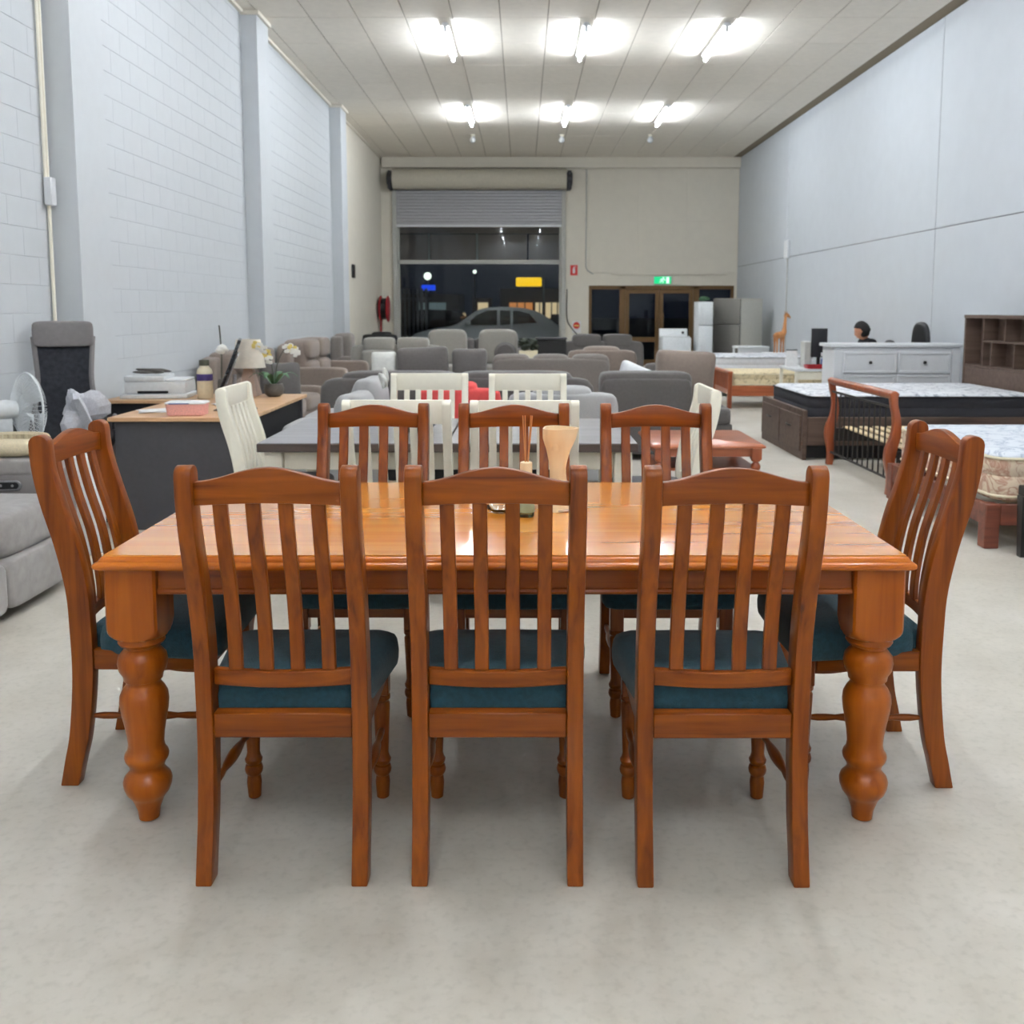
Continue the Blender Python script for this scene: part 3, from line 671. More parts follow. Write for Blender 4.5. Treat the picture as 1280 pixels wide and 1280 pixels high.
obj('screen', box(B(), -.012, .012, -.27, .27, .1, .5, .004, 2, TR(-.06, 0, 0, ry=.38)), 'monitor_screen', mo); obj('back_shell', box(B(), .012, .03, -.16, .16, .16, .4, .008, 2, TR(-.06, 0, 0, ry=.38)), 'silver', mo); obj('stand_neck', tube(B(), [(.07, 0, .005), (.08, 0, .2)], .014, 10), 'silver', mo); obj('stand_foot', box(B(), -.03, .14, -.1, .1, 0, .008, .003), 'silver', mo)
la = thing('table_lamp', 'table lamp with cream drum shade and tapered wooden base', 'lamp', (-2.18, 7.68, ZD))
obj('lamp_base', loft(B(), [[(x*s, y*s, z) for x, y in ((-1, -1), (1, -1), (1, 1), (-1, 1))] for s, z in ((.075, 0), (.078, .01), (.03, .235), (.015, .24))]), 'lamp_base', la, smooth=False)
obj('lamp_shade', lathe(B(), [(.128, .225), (.13, .226), (.095, .45), (.092, .45), (.125, .23)], n=32), 'lamp_shade', la); obj('bulb_holder', tube(B(), [(0, 0, .238), (0, 0, .33)], .014, 10), 'silver', la)
oc = thing('potted_orchid', 'white and yellow orchid in a grey round pot on desk corner', 'plant', (-1.97, 7.62, ZD))
obj('pot', lathe(B(), [(.045, 0), (.07, .02), (.078, .06), (.07, .1), (.06, .105), (.055, .09)], n=24), 'pot_grey', oc)
for k in range(6):
    a = 2*PI*k/6+.4; L = .17
    rg = []
    for q in range(7):
        u = q/6; w_ = .028*math.sin(PI*min(.97, u*.9+.08)); d_ = Vector((math.cos(a), math.sin(a), 0)); sd = Vector((-math.sin(a), math.cos(a), 0)); p = d_*(.02+L*u)+Vector((0, 0, .1+.09*math.sin(PI*u*.8)))
        rg.append([p+sd*w_, p+Vector((0, 0, .003)), p-sd*w_, p-Vector((0, 0, .003))])
    obj('leaf', loft(B(), rg), 'leaf', oc, ang=60)
st = [spline([(0, 0, .1), (-.01, -.01, .25), (-.05, -.02, .37), (-.12, -.03, .42)], 5), spline([(.01, 0, .1), (.03, 0, .25), (.09, -.01, .37), (.15, -.02, .4), (.19, -.02, .36)], 5)]
rnd = random.Random(5)
for si, s_ in enumerate(st):
    so = obj('stem', tube(B(), s_, .004, 6), 'olive_cap', oc)
    for q in range(5):
        p = Vector(s_[-1-q*2])+Vector((0, -.01, -.012)); fb = B()
        for k in range(5):
            a = 2*PI*k/5+rnd.random(); c = p+Vector((math.cos(a)*.022, rnd.uniform(-.01, .005), math.sin(a)*.022)); puff(fb, c.x-.019, c.x+.019, c.y-.003, c.y+.003, c.z-.017, c.z+.017, 2, 3)
        obj('flower', fb, 'petal' if (si+q) % 3 else 'petal_yellow', so)
sk = thing('dried_flower_stick', 'tall thin dried flower stem standing behind the desk bottle', 'plant', (-2.42, 7.74, ZD))
obj('holder', lathe(B(), [(.035, 0), (.04, .005), (.03, .12), (.02, .13)], n=16), 'pot_grey', sk); obj('stem', tube(B(), spline([(0, 0, .1), (.005, 0, .35), (-.005, 0, .56)], 4), .006, 6), 'olive_cap', sk)
obj('flower_head', rag(B(), .01, 0, .37, .045, .04, .035, 8), 'petal', sk)
tb_ = thing('plastic_tub', 'clear plastic tub with pink contents and blue printed lid', 'container', (-2.2, 6.3, ZD), .08)
obj('tub', slab(B(), .125, .075, [(.012, 0), (.006, .004), (0, .075)], r=.02), 'pink', tb_); obj('pink_contents', rag(B(), 0, 0, .037, .105, .062, .032, 4, amp=.1), 'pink', tb_); obj('lid', slab(B(), .13, .08, [(0, .076), (0, .084), (.01, .09)], r=.02), 'paper', tb_); obj('lid_print', box(B(), -.1, .03, -.0815, -.079, .077, .083), 'blue_print', tb_, smooth=False)
for i, (x, y, a, mt, lb) in enumerate(((-2.47, 6.5, .3, 'paper', 'loose white papers at the front edge of the desk'), (-1.98, 6.62, -.2, 'dark_panel', 'dark clipboard lying on desk behind the cream chair'), (-2.1, 6.95, .5, 'paper', 'white notebook lying on desk before the monitor'))):
    b = B()
    for k in range(4): box(b, -.12, .12, -.09, .09, .002+k*.003, .0045+k*.003, 0, 1, TR(0, 0, 0, rz=.12*k))
    o = obj(('paper_stack', 'clipboard', 'notebook')[i], b, mt, smooth=False); o.location = (x, y, ZD-.0015); o.rotation_euler = (0, 0, a); tag(o, lb, ('papers', 'clipboard', 'notebook')[i])
# office chairs
def office_chair(label, loc, rz, high=True):
    c = thing('office_chair', label, 'office chair', loc, rz, None)
    bs = B()
    for k in range(5):
        a = 2*PI*k/5; d_ = (math.cos(a), math.sin(a)); tube(bs, [(0, 0, .1), (d_[0]*.16, d_[1]*.16, .1), (d_[0]*.3, d_[1]*.3, .07)], [.03, .022, .016], 8)
        wb_ = tube(B(), [(d_[0]*.3-.02*d_[1], d_[1]*.3+.02*d_[0], .032), (d_[0]*.3+.02*d_[1], d_[1]*.3-.02*d_[0], .032)], .03, 12); obj('castor', wb_, 'black_plastic', c)
    obj('star_base', bs, 'black_plastic', c); obj('gas_column', tube(B(), [(0, 0, .1), (0, 0, .42)], .026, 12), 'dark_metal', c)
    obj('seat', puff(B(), -.25, .25, -.24, .26, .41, .51, 6), 'grey_pad' if high else 'black_plastic', c, ang=80)
    pr_ = spline([(-.2, .5, .235), (-.25, .65, .215), (-.27, .8, .185), (-.28, .95, .17), (-.31, 1.12, .18), (-.34, 1.24, .19)], 4)
    for s in ((-1, 1) if high else ()): obj('back_frame', tube(B(), [(s*w_, y_, z_) for y_, z_, w_ in pr_], .017, 8), 'grey_pad' if high else 'black_plastic', c)
    rg = [[(-w_, y_-.006, z_), (-w_*.5, y_-.022, z_), (0, y_-.03, z_), (w_*.5, y_-.022, z_), (w_, y_-.006, z_), (w_, y_+.0, z_), (w_*.5, y_-.014, z_), (0, y_-.022, z_), (-w_*.5, y_-.014, z_), (-w_, y_+.0, z_)] for y_, z_, w_ in pr_]
    if high: obj('mesh_back', loft(B(), rg), 'mesh_black', c, ang=70)
    else: obj('backrest', puff(B(), -.21, .21, -.33, -.24, .6, 1.27, 3), 'black_plastic', c, ang=80)
    if high: obj('headrest', puff(B(), -.195, .195, -.375, -.29, 1.17, 1.35, 7), 'grey_pad', c, ang=80)
    if not high: obj('back_stem', box(B(), -.04, .04, -.26, -.2, .43, .75, .01), 'black_plastic', c)
    for s in (-1, 1): obj('armrest', tube(B(), spline([(s*.25, -.02, .47), (s*.31, -.02, .56), (s*.31, -.08, .68), (s*.31, .02, .7), (s*.31, .17, .69), (s*.305, .2, .63)], 5), .018, 8), 'black_plastic', c)
    return c
office_chair('tall black mesh office chair with grey padded headrest beside the desk', (-3.09, 6.47, 0), PI+.4)
o = obj('plastic_bag', rag(B(), 0, 0, .1, .11, .09, .15, 21, amp=.7), 'bag_white', smooth=False); o.location = (-2.93, 6.36, .64); tag(o, 'crumpled white plastic bag lying on the mesh office chair', 'bag')
wbn = thing('white_bin', 'white rounded bin standing between recliner sofa and desk', 'bin', (-2.57, 5.6, 0)); wbn.scale = (.68, .68, 1); obj('bin_body', lathe(B(), [(.13, 0), (.14, .01), (.155, .5), (.15, .51)], n=28), 'plastic_white', wbn); obj('bin_lid', lathe(B(), [(.158, .505), (.158, .52), (.12, .575), (.03, .59)], n=28), 'plastic_white', wbn)

# ================================================================== SOFAS
def sofa(label, loc, rz, W, D, hb, mat, n=2, arms=(1, 1), armh=.6, seat=.44, name='sofa', backp=6., headrest=0, loose=None, cat='sofa', tuft=0, backs=True):
    """local +y is the way it faces"""
    s = thing(name, label, cat, loc, rz)
    aw = .2; x0 = -W/2+(aw if arms[0] else 0); x1 = W/2-(aw if arms[1] else 0)
    obj('base', box(B(), -W/2+.02, W/2-.02, -D/2+.03, D/2-.03, .06, .27, .02, 2), mat, s)
    for fx in (-1, 1):
        for fy in (-1, 1): obj('foot', lathe(B(), [(.02, 0), (.025, .065)], x=fx*(W/2-.1), y=fy*(D/2-.1), n=12), 'black_plastic', s)
    obj('backrest', puff(B(), -W/2+.01, W/2-.01, -D/2, -D/2+.2, .06, hb-(.12 if headrest else .05), 10), mat, s, ang=80)
    cw = (x1-x0)/n
    for i in range(n):
        a, c = x0+i*cw+.005, x0+(i+1)*cw-.005
        obj('seat_cushion', puff(B(), a, c, -D/2+.18, D/2, .25, seat, 7), mat, s, ang=80)
        if not backs: continue
        if headrest:
            obj('back_cushion', puff(B(), a, c, -D/2+.1, -D/2+.38, seat-.02, hb-.2, 6), mat, s, ang=80)
            obj('headrest', puff(B(), a+.01, c-.01, -D/2-.02, -D/2+.26, hb-.24, hb, 5), mat, s, ang=80)
        elif tuft:
            bc = obj('back_cushion', puff(B(), a, c, -D/2+.03, -D/2+.36, seat-.02, hb, backp), mat, s, ang=80)
            for q in (0, 1): obj('tufted_pad', puff(B(), a+.02, c-.02, -D/2+.24, -D/2+.42, seat+.02+q*(hb-seat)/2, seat+.0+(q+1)*(hb-seat)/2, 4), mat, bc, ang=80)
        else: obj('back_cushion', puff(B(), a, c, -D/2+.015, -D/2+.34, seat-.02, hb, backp), mat, s, ang=80)
    for k, sx in ((0, -1), (1, 1)):
        if arms[k]: obj('arm', puff(B(), -W/2 if sx < 0 else W/2-aw, -W/2+aw if sx < 0 else W/2, -D/2+.02, D/2-.01, .06, armh, 9), mat, s, ang=80)
    return s
def cushion(label, loc, w_, h_, t_, mat, rz=0, tilt=0, cat='cushion', name='cushion', pinch=.6, roll=0):
    o = obj(name, puff(B(), -w_/2, w_/2, -t_/2, t_/2, 0, h_, 7, 9, pinch=pinch, ax='y'), mat, ang=180); o.location = loc; o.rotation_euler = (tilt, roll, rz); tag(o, label, cat); return o
# light grey pieces beyond the white dining set
sofa('light grey textured two-seat sofa set alongside the office desk', (-1.30, 7.35, 0), -PI/2, 1.75, .84, .62, 'light_fabric', 2, armh=.56)
cushion('plump light grey cushion nearest the desk front on light grey sofa', (-1.2, 6.92, .445), .5, .40, .26, 'light_fabric', rz=1.45, tilt=-.02)
cushion('plump light grey cushion on the light grey sofa next to dark sofa', (-1.2, 7.62, .445), .55, .46, .26, 'light_fabric', rz=1.5, tilt=-.02)
sofa('light grey textured armchair with its back to the grey-topped table', (.32, 7.95, 0), 0, .9, .8, .82, 'light_fabric', 1, armh=.58, name='armchair', cat='armchair')
sofa('coral red armchair between light grey armchair and dark sofa back', (-.52, 8.1, 0), 0, .72, .75, .84, 'coral', 1, armh=.6, name='armchair', cat='armchair')
# dark lounge suite, backs towards the dining sets
sofa('long charcoal sofa seen from behind, beyond the light grey sofa', (-.62, 9.55, 0), 0, 2.62, .95, .84, 'dark_fabric', 2, arms=(1, 1), backp=8)
sofa('charcoal sofa section with piped back in front of big taupe cushion', (1.17, 9.5, 0), 0, .88, .95, .84, 'dark_fabric', 1, arms=(0, 0), backp=9)
cz = thing('chaise_ottoman', 'low charcoal chaise block at the end of the dark sofa', 'ottoman', (1.87, 10.05, 0)); obj('base', box(B(), -.24, .24, -.45, .6, .0, .28, .02, 2), 'dark_fabric', cz); obj('seat_cushion', puff(B(), -.24, .24, -.46, .62, .26, .44, 8), 'dark_fabric', cz, ang=80)
cushion('large slumped taupe cushion standing on charcoal chaise', (1.70, 10.2, .445), .66, .56, .28, 'taupe_fabric', rz=.1, tilt=.05, pinch=.5, roll=.05)
cushion('white pillow leaning on the charcoal sofa section', (1.1, 9.75, .53), .42, .36, .14, 'pillow_white', rz=-.5, tilt=.12, roll=.35)
# second row
sofa('mid grey sofa with loose back cushions behind the long charcoal sofa', (-.93, 11.2, 0), 0, 1.5, .9, .62, 'grey_fabric', 2, arms=(1, 1), armh=.6, backs=False)
cushion('broad dark grey back cushion with pointed corner, beside a white pillow', (-1.13, 11.14, .455), .62, .55, .24, 'grey_fabric', roll=-.05, pinch=.4)
cushion('broad dark grey back cushion between its twin and the taupe-topped sofa', (-.61, 11.14, .455), .42, .53, .24, 'grey_fabric', pinch=.3)
cushion('white pillow on sofa arm beside the broad dark grey cushion', (-1.6, 11.15, .605), .3, .34, .16, 'throw_white', rz=.2)
sofa('three-seat grey sofa with soft pillow-top back seen from behind', (.35, 12.17, 0), 0, 1.45, .95, .88, 'mid_fabric', 3, arms=(0, 0), backp=5)
sofa('rounded taupe armchair behind the pillow-top sofa', (1.07, 13.35, 0), 0, .95, .9, .93, 'taupe_fabric', 1, name='armchair', cat='armchair', backp=5)
sofa('grey two-seat sofa end showing behind the white pillow', (2.0, 12.9, 0), 0, .85, .9, .85, 'grey_fabric', 1, headrest=1)
# against the left wall, facing the room
sofa('tufted taupe sofa against left wall under the middle pier', (-2.77, 13.6, 0), -PI/2, 1.9, .95, 1.02, 'taupe_fabric', 2, armh=.66, tuft=1)
sofa('brown-grey sofa against left wall nearest the office desk', (-2.9, 10.9, 0), -PI/2, 1.9, .95, .98, 'taupe_fabric', 2, armh=.5, tuft=1)
cushion('dark grey square cushion on the brown-grey wall sofa', (-2.6, 10.35, .445), .45, .42, .18, 'dark_fabric', rz=.5, tilt=-.1)
sofa('stone grey sofa with padded headrests facing the dining sets', (-2.05, 15.35, 0), PI, 1.5, .95, .97, 'stone_fabric', 2, headrest=1)
sofa('small grey-brown armchair by left wall behind the stone sofa', (-2.92, 17.2, 0), -PI/2, .9, .85, 1.0, 'mid_fabric', 1, name='armchair', cat='armchair')
# recliners at the far end
sofa('pale grey recliner with tall rounded back next to the stone sofa', (-1.36, 17.3, 0), PI, .72, .9, 1.06, 'stone_fabric', 1, arms=(0, 0), name='recliner', cat='recliner', backp=5)
sofa('pale grey recliner with tall rounded back next to the planter', (-.44, 17.3, 0), PI, .72, .9, 1.06, 'stone_fabric', 1, arms=(0, 0), name='recliner', cat='recliner', backp=5)
o = obj('round_cushion', lathe(B(), [(.02, -.09), (.15, -.08), (.2, 0), (.15, .08), (.02, .09)], n=24, M=TR(-.3, 16.98, .65, rx=PI/2)), 'dark_fabric'); tag(o, 'round dark cushion propped on the recliner next to planter', 'cushion')
pt = thing('planter', 'white square planter with dark foliage beside a black cabinet', 'plant', (.1, 16.4, 0)); obj('pot', loft(B(), [[(x*s, y*s, z) for x, y in ((-1, -1), (1, -1), (1, 1), (-1, 1))] for s, z in ((.1, 0), (.16, .72), (.15, .72), (.13, .66))]), 'cream_plastic', pt, smooth=False)
for k in range(9):
    a = 2*PI*k/9; obj('leaf', rag(B(), .1*math.cos(a), .1*math.sin(a), .78+.05*(k % 3), .07, .07, .05, k), 'leaf_dark', pt)
bc = thing('black_cabinet', 'low black cabinet between planter and leather sofa', 'cabinet', (.5, 16.9, 0)); obj('body', box(B(), -.26, .26, -.25, .25, .0, .9, .01), 'black_paint', bc); obj('top', box(B(), -.27, .27, -.26, .26, .902, .93, .005), 'dark_panel', bc); obj('door', box(B(), -.24, .24, -.268, -.252, .05, .86, .004), 'black_paint', bc)
sofa('dark grey sofa with two bolster headrests in front of entry doors', (1.42, 17.6, 0), 0, 1.5, .9, .98, 'dark_fabric', 2, headrest=1)
sofa('black leather armchair beside the red hose reel', (-2.85, 20.4, 0), -.4, .8, .8, .95, 'black_plastic', 1, name='armchair', cat='armchair')
sofa('dark sofa low behind the recliners before the roller door', (-1.0, 20.2, 0), PI, 2.0, .9, .82, 'dark_fabric', 2)

# ================================================================== BEDS AND BEDROOM FURNITURE (right)
def mattress(label, x0, x1, y0, y1, z0, z1, side, top, pip, name='mattress'):
    m_ = thing(name, label, 'mattress', ((x0+x1)/2, (y0+y1)/2, z0)); hx, hy, h = (x1-x0)/2, (y1-y0)/2, z1-z0
    obj('side_band', slab(B(), hx, hy, [(.02, 0), (.004, .015), (0, .04), (0, h*.5), (.004, h*.52), (0, h*.54), (0, h-.05), (.012, h-.03)], r=.1), side, m_, ang=70)
    tp = B(); rg = []
    for i_, z in ((.01, h-.031), (.008, h-.02), (.03, h-.004), (.06, h)): rg.append([(x, y, z) for x, y in rrect(hx-i_, hy-i_, .1)])
    loft(tp, rg); obj('quilted_top', tp, top, m_, ang=70)
    for z in (.03, h-.03): obj('piping', tube(B(), [(x, y, z) for x, y in rrect(hx+.002, hy+.002, .1)], .009, 6, close=True), pip, m_)
    return m_
# storage bed with bookcase headboard
b1 = thing('storage_bed', 'dark oak storage bed with foot drawers and bookcase headboard', 'bed', (0, 0, 0))
fb = obj('footboard', box(B(), 2.66, 2.70, 9.07, 10.63, 0, .475, .004), 'dark_oak', b1)
for y0, y1 in ((9.12, 9.84), (9.86, 10.58)):
    dr = obj('drawer', box(B(), 2.642, 2.659, y0, y1, .08, .42, .003), 'dark_oak', b1); obj('handle', tube(B(), spline([(2.64, (y0+y1)/2-.07, .3), (2.622, (y0+y1)/2-.05, .3), (2.622, (y0+y1)/2+.05, .3), (2.64, (y0+y1)/2+.07, .3)], 3), .008, 6), 'black_paint', dr)
for y in (9.09, 10.6): obj('side_rail', box(B(), 2.702, 4.93, y-.018, y+.018, .14, .41, .004), 'dark_oak', b1)
obj('plinth', box(B(), 2.72, 4.9, 9.2, 10.5, 0, .14, .003), 'desk_black', b1); obj('base_board', box(B(), 2.705, 4.93, 9.115, 10.575, .30, .345, .002), 'dark_oak', b1)
hb = obj('headboard', box(B(), 4.93, 4.965, 9.035, 10.745, 0, .80, .004), 'dark_oak', b1)
for y in (9.015, 10.765): obj('headboard_side', box(B(), 4.925, 5.12, y-.018, y+.018, 0, 1.33, .003), 'dark_oak', hb)
obj('headboard_back', box(B(), 5.10, 5.12, 9.035, 10.745, .8, 1.33), 'dark_oak', hb, smooth=False)
obj('shelf', box(B(), 4.92, 5.12, 8.99, 10.79, 1.33, 1.365, .003), 'dark_oak', hb); obj('shelf', box(B(), 4.93, 5.1, 9.035, 10.745, .802, .825, .003), 'dark_oak', hb); obj('shelf', box(B(), 4.935, 5.1, 9.035, 10.36, 1.075, 1.095, .003), 'dark_oak', hb)
for y, z0, z1 in ((10.37, .825, 1.33), (9.9, 1.096, 1.33), (9.4, 1.096, 1.33), (10.18, .826, 1.074), (9.7, .826, 1.074), (9.3, .826, 1.074)): obj('divider', box(B(), 4.94, 5.1, y-.01, y+.01, z0, z1, .002), 'dark_oak', hb)
mattress('thick black-sided mattress with white quilted top on storage bed', 2.74, 4.9, 9.13, 10.57, .346, .625, 'mattress_black', 'quilt_print', 'piping')
# white dresser
dr = thing('white_dresser', 'white panelled dresser with dark knobs behind the storage bed', 'dresser', (4.36, 11.45, 0))
obj('carcass', box(B(), -.73, .73, -.22, .22, .06, .985, .004), 'white_paint', dr); obj('plinth', box(B(), -.71, .71, -.2, .2, 0, .06, .002), 'white_paint', dr); obj('top', box(B(), -.77, .77, -.25, .24, .986, 1.025, .008, 2), 'white_paint', dr)
for x in (-.685, .685): obj('corner_stile', box(B(), x-.05 if x < 0 else x-.045, x+.045 if x < 0 else x+.05, -.232, -.221, .08, .96, .003), 'white_paint', dr)
for i in range(2):
    for k in range(3):
        x0 = -.62+i*.63; z1 = .935-k*.27; z0 = z1-.25
        d_ = obj('drawer', box(B(), x0, x0+.61, -.236, -.221, z0, z1, .004), 'white_paint', dr)
        for a0, a1, c0, c1 in ((x0, x0+.61, z0, z0+.03), (x0, x0+.61, z1-.03, z1), (x0, x0+.03, z0+.031, z1-.031), (x0+.58, x0+.61, z0+.031, z1-.031)): obj('moulding', box(B(), a0, a1, -.246, -.237, c0, c1, .003), 'white_paint', d_)
        obj('knob', lathe(B(), [(.008, 0), (.008, .012), (.02, .02), (.018, .03), (.005, .033)], n=14, M=TR(x0+.305, -.237, (z0+z1)/2, rx=PI/2)), 'knob_dark', d_)
# sleigh bed frame with metal bars
sb = thing('sleigh_bed_frame', 'bare sleigh bed frame with curved timber posts and metal bars', 'bed', (0, 0, 0))
sp = spline([(2.84, 0, .055), (2.85, .12, .06), (2.83, .26, .075), (2.84, .36, .085), (2.87, .46, .07), (2.875, .58, .055), (2.85, .7, .05), (2.845, .77, .06)], 4)
for y in (7.36, 8.83):
    o_ = [(x+w_/2, z) for x, z, w_ in sp]+[(2.845+.04*math.cos(PI*k/8), .77+.035*math.sin(PI*k/8)) for k in range(1, 8)]+[(x-w_/2, z) for x, z, w_ in sp][::-1]
    obj('foot_post', prism(B(), o_, 'y', y-.032, y+.032, .006, 2), 'orange_timber', sb, ang=35)
obj('top_rail', tube(B(), [(2.845, 7.34, .775), (2.845, 8.85, .775)], .034, 14), 'orange_timber', sb)
for z in (.12, .68): obj('cross_bar', tube(B(), [(2.845, 7.39, z), (2.845, 8.8, z)], .011, 8), 'metal_bar', sb)
for k in range(11): obj('bar', tube(B(), [(2.845, 7.5+k*.12, .12), (2.845, 7.5+k*.12, .68)], .007, 6), 'metal_bar', sb)
for y in (7.36, 8.83): obj('side_rail', box(B(), 2.89, 4.75, y-.015, y+.015, .22, .34, .004), 'metal_bar', sb)
for k in range(13): obj('bed_slat', box(B(), 2.95+k*.135, 3.03+k*.135, 7.38, 8.81, .345, .36, .003), 'pale_slat', sb)
for y in (7.36, 8.83): obj('head_post', prism(B(), [(4.74, 0), (4.82, 0), (4.84, .5), (4.82, 1.0), (4.75, 1.0), (4.76, .5)], 'y', y-.032, y+.032, .006, 2), 'orange_timber', sb, ang=35)
obj('head_rail', tube(B(), [(4.785, 7.34, 1.02), (4.785, 8.85, 1.02)], .034, 14), 'orange_timber', sb)
# low timber bed with floral mattress
b3 = thing('low_timber_bed', 'low rust-brown timber bed frame with square legs', 'bed', (0, 0, 0))
for x in (2.82, 4.75):
    for y in (5.72, 7.2): obj('leg', box(B(), x-.045, x+.045, y-.045, y+.045, 0, .27, .005), 'rust_timber', b3)
for y in (5.7, 7.22): obj('side_rail', box(B(), 2.868, 4.702, y-.018, y+.018, .14, .27, .004), 'rust_timber', b3)
for x in (2.80, 4.77): obj('end_rail', box(B(), x-.018, x+.018, 5.767, 7.153, .14, .27, .004), 'rust_timber', b3)
for k in range(12): obj('bed_slat', box(B(), 2.92+k*.15, 3.0+k*.15, 5.72, 7.2, .272, .285, .003), 'pale_slat', b3)
mattress('floral mattress with pale quilted top on the low timber bed', 2.83, 4.8, 5.68, 7.2, .286, .575, 'floral_side', 'floral_top', 'cream_plastic')
bb = thing('black_bench', 'black timber bench with tapered legs beside the low timber bed', 'bench', (3.4, 5.17, 0))
obj('seat', box(B(), -.52, .52, -.35, .35, .36, .42, .006), 'black_paint', bb)
for sx in (-1, 1):
    for sy in (-1, 1): obj('leg', loft(B(), [[(sx*.49+a*w_, sy*.32+c*w_, z) for a, c in ((-1, -1), (1, -1), (1, 1), (-1, 1))] for w_, z in ((.022, 0), (.032, .36))]), 'black_paint', bb, smooth=False)
# single pine bed with floral mattress
b4 = thing('single_pine_bed', 'single orange pine bed with slatted foot end', 'bed', (0, 0, 0))
for y in (13.82, 14.86): obj('foot_post', box(B(), 2.95, 3.01, y-.03, y+.03, 0, .5, .006), 'red_pine_z', b4)
obj('foot_rail', box(B(), 2.945, 3.015, 13.78, 14.9, .5, .535, .006), 'red_pine', b4); obj('foot_rail', box(B(), 2.965, 2.995, 13.852, 14.828, .2, .27, .003), 'red_pine', b4)
for k in range(10): obj('slat', box(B(), 2.97, 2.99, 13.9+k*.095, 13.94+k*.095, .27, .5, .002), 'red_pine_z', b4)
for y in (13.82, 14.86): obj('side_rail', box(B(), 3.012, 4.85, y-.014, y+.014, .18, .33, .004), 'red_pine', b4)
obj('head_board', box(B(), 4.852, 4.9, 13.79, 14.89, 0, .85, .006), 'red_pine', b4); obj('base_board', box(B(), 3.02, 4.85, 13.836, 14.846, .28, .31), 'pale_slat', b4, smooth=False)
mattress('thin mattress with small flower print on single pine bed', 3.02, 4.84, 13.84, 14.84, .312, .52, 'floral_small', 'floral_small', 'cream_plastic')
b5 = thing('divan_base', 'pale grey divan bed base behind the single pine bed', 'bed', (3.95, 16.3, 0)); obj('divan_box', box(B(), -.8, .8, -.6, .6, .06, .36, .02, 2), 'mattress_white', b5)
for sx in (-1, 1):
    for sy in (-1, 1): obj('foot', lathe(B(), [(.025, 0), (.03, .06)], x=sx*.7, y=sy*.5, n=10), 'black_plastic', b5)
mattress('white quilted mattress on the divan base beyond single pine bed', 3.15, 4.75, 15.7, 16.9, .362, .66, 'mattress_white', 'quilt_print', 'light_fabric')
# giraffe, fridges and whitegoods
gs = thing('side_cabinet', 'small white cabinet standing below the wooden giraffe', 'cabinet', (4.62, 17.35, 0)); obj('body', box(B(), -.25, .25, -.2, .2, 0, .62, .005), 'white_paint', gs); obj('top', box(B(), -.27, .27, -.22, .22, .621, .645, .004), 'white_paint', gs); obj('door', box(B(), -.22, .22, -.212, -.201, .04, .59, .003), 'white_paint', gs)
gf = thing('giraffe_statue', 'carved wooden giraffe statue with long neck on white cabinet', 'statue', (4.62, 17.35, .646), .5)
rgs = [(-.12, .38, .045, .055), (-.08, .4, .062, .075), (.0, .41, .065, .08), (.07, .43, .06, .08), (.1, .47, .05, .06), (.11, .55, .034, .04), (.12, .66, .027, .032), (.13, .74, .025, .03)]
gb = B(); tube(gb, [(x, 0, z-.1) for x, z, _, _ in rgs], [c for _, _, c, d_ in rgs], 12); tube(gb, [(.11, 0, .64), (.14, 0, .675), (.18, 0, .66), (.235, 0, .62)], [.028, .036, .032, .016], 10)
obj('body', gb, 'giraffe_wood', gf, ang=70)
for x in (-.09, .06):
    for y in (-.035, .035): obj('leg', tube(B(), [(x, y, 0), (x, y, .03), (x, y*.9, .15), (x, y*.8, .3)], [.014, .012, .013, .026], 8), 'giraffe_wood', gf)
for y in (-.018, .018): obj('ear', tube(B(), [(.14, y, .69), (.13, y*1.8, .735)], [.009, .004], 6), 'giraffe_wood', gf)
obj('tail', tube(B(), [(-.125, 0, .3), (-.15, 0, .2)], [.008, .004], 6), 'giraffe_wood', gf)
def fridge(label, loc, W, D, H_, split, mat, sidem):
    f = thing('fridge', label, 'fridge', loc); obj('cabinet', box(B(), -W/2, W/2, -D/2+.05, D/2, .04, H_, .012, 2), sidem, f)
    for z0, z1 in ((.06, split-.005), (split+.005, H_-.005)):
        d_ = obj('door', box(B(), -W/2, W/2, -D/2, -D/2+.045, z0, z1, .012, 2), mat, f); obj('handle', box(B(), -W/2+.03, -W/2+.055, -D/2-.035, -D/2-.001, (z0+z1)/2-.15, (z0+z1)/2+.15, .006), mat, d_)
    obj('kickplate', box(B(), -W/2+.02, W/2-.02, -D/2+.06, D/2-.05, 0, .04), 'black_plastic', f, smooth=False); return f
fridge('narrow white two-door fridge beside the entry doors', (3.79, 20.3, 0), .3, .55, 1.57, 1.08, 'plastic_white', 'plastic_white')
fridge('wide silver two-door fridge with pale side by the right wall', (4.55, 20.5, 0), .75, .7, 1.64, 1.1, 'steel_grey', 'fridge_side').rotation_euler = (0, 0, -.95)
tp = obj('trailing_plant', rag(B(), 3.8, 20.3, 1.64, .1, .08, .04, 33, amp=.5), 'leaf'); tag(tp, 'small green trailing plant on top of narrow white fridge', 'plant')
wm = thing('washing_machine', 'white top-loading washing machine before the glass entry doors', 'washing machine', (3.25, 20.6, 0)); obj('body', box(B(), -.3, .3, -.3, .3, 0, .82, .015, 2), 'plastic_white', wm); obj('lid', box(B(), -.29, .27, -.29, .15, .822, .85, .01, 2), 'plastic_white', wm); obj('control_panel', prism(B(), [(.16, .822), (.3, .822), (.3, 1.0), (.24, 1.0)], 'x', -.3, .3, .006), 'plastic_white', wm); obj('dial', lathe(B(), [(.03, 0), (.028, .02)], n=14, M=TR(.2, .21, .91, rx=PI/2-.4)), 'knob_dark', wm)
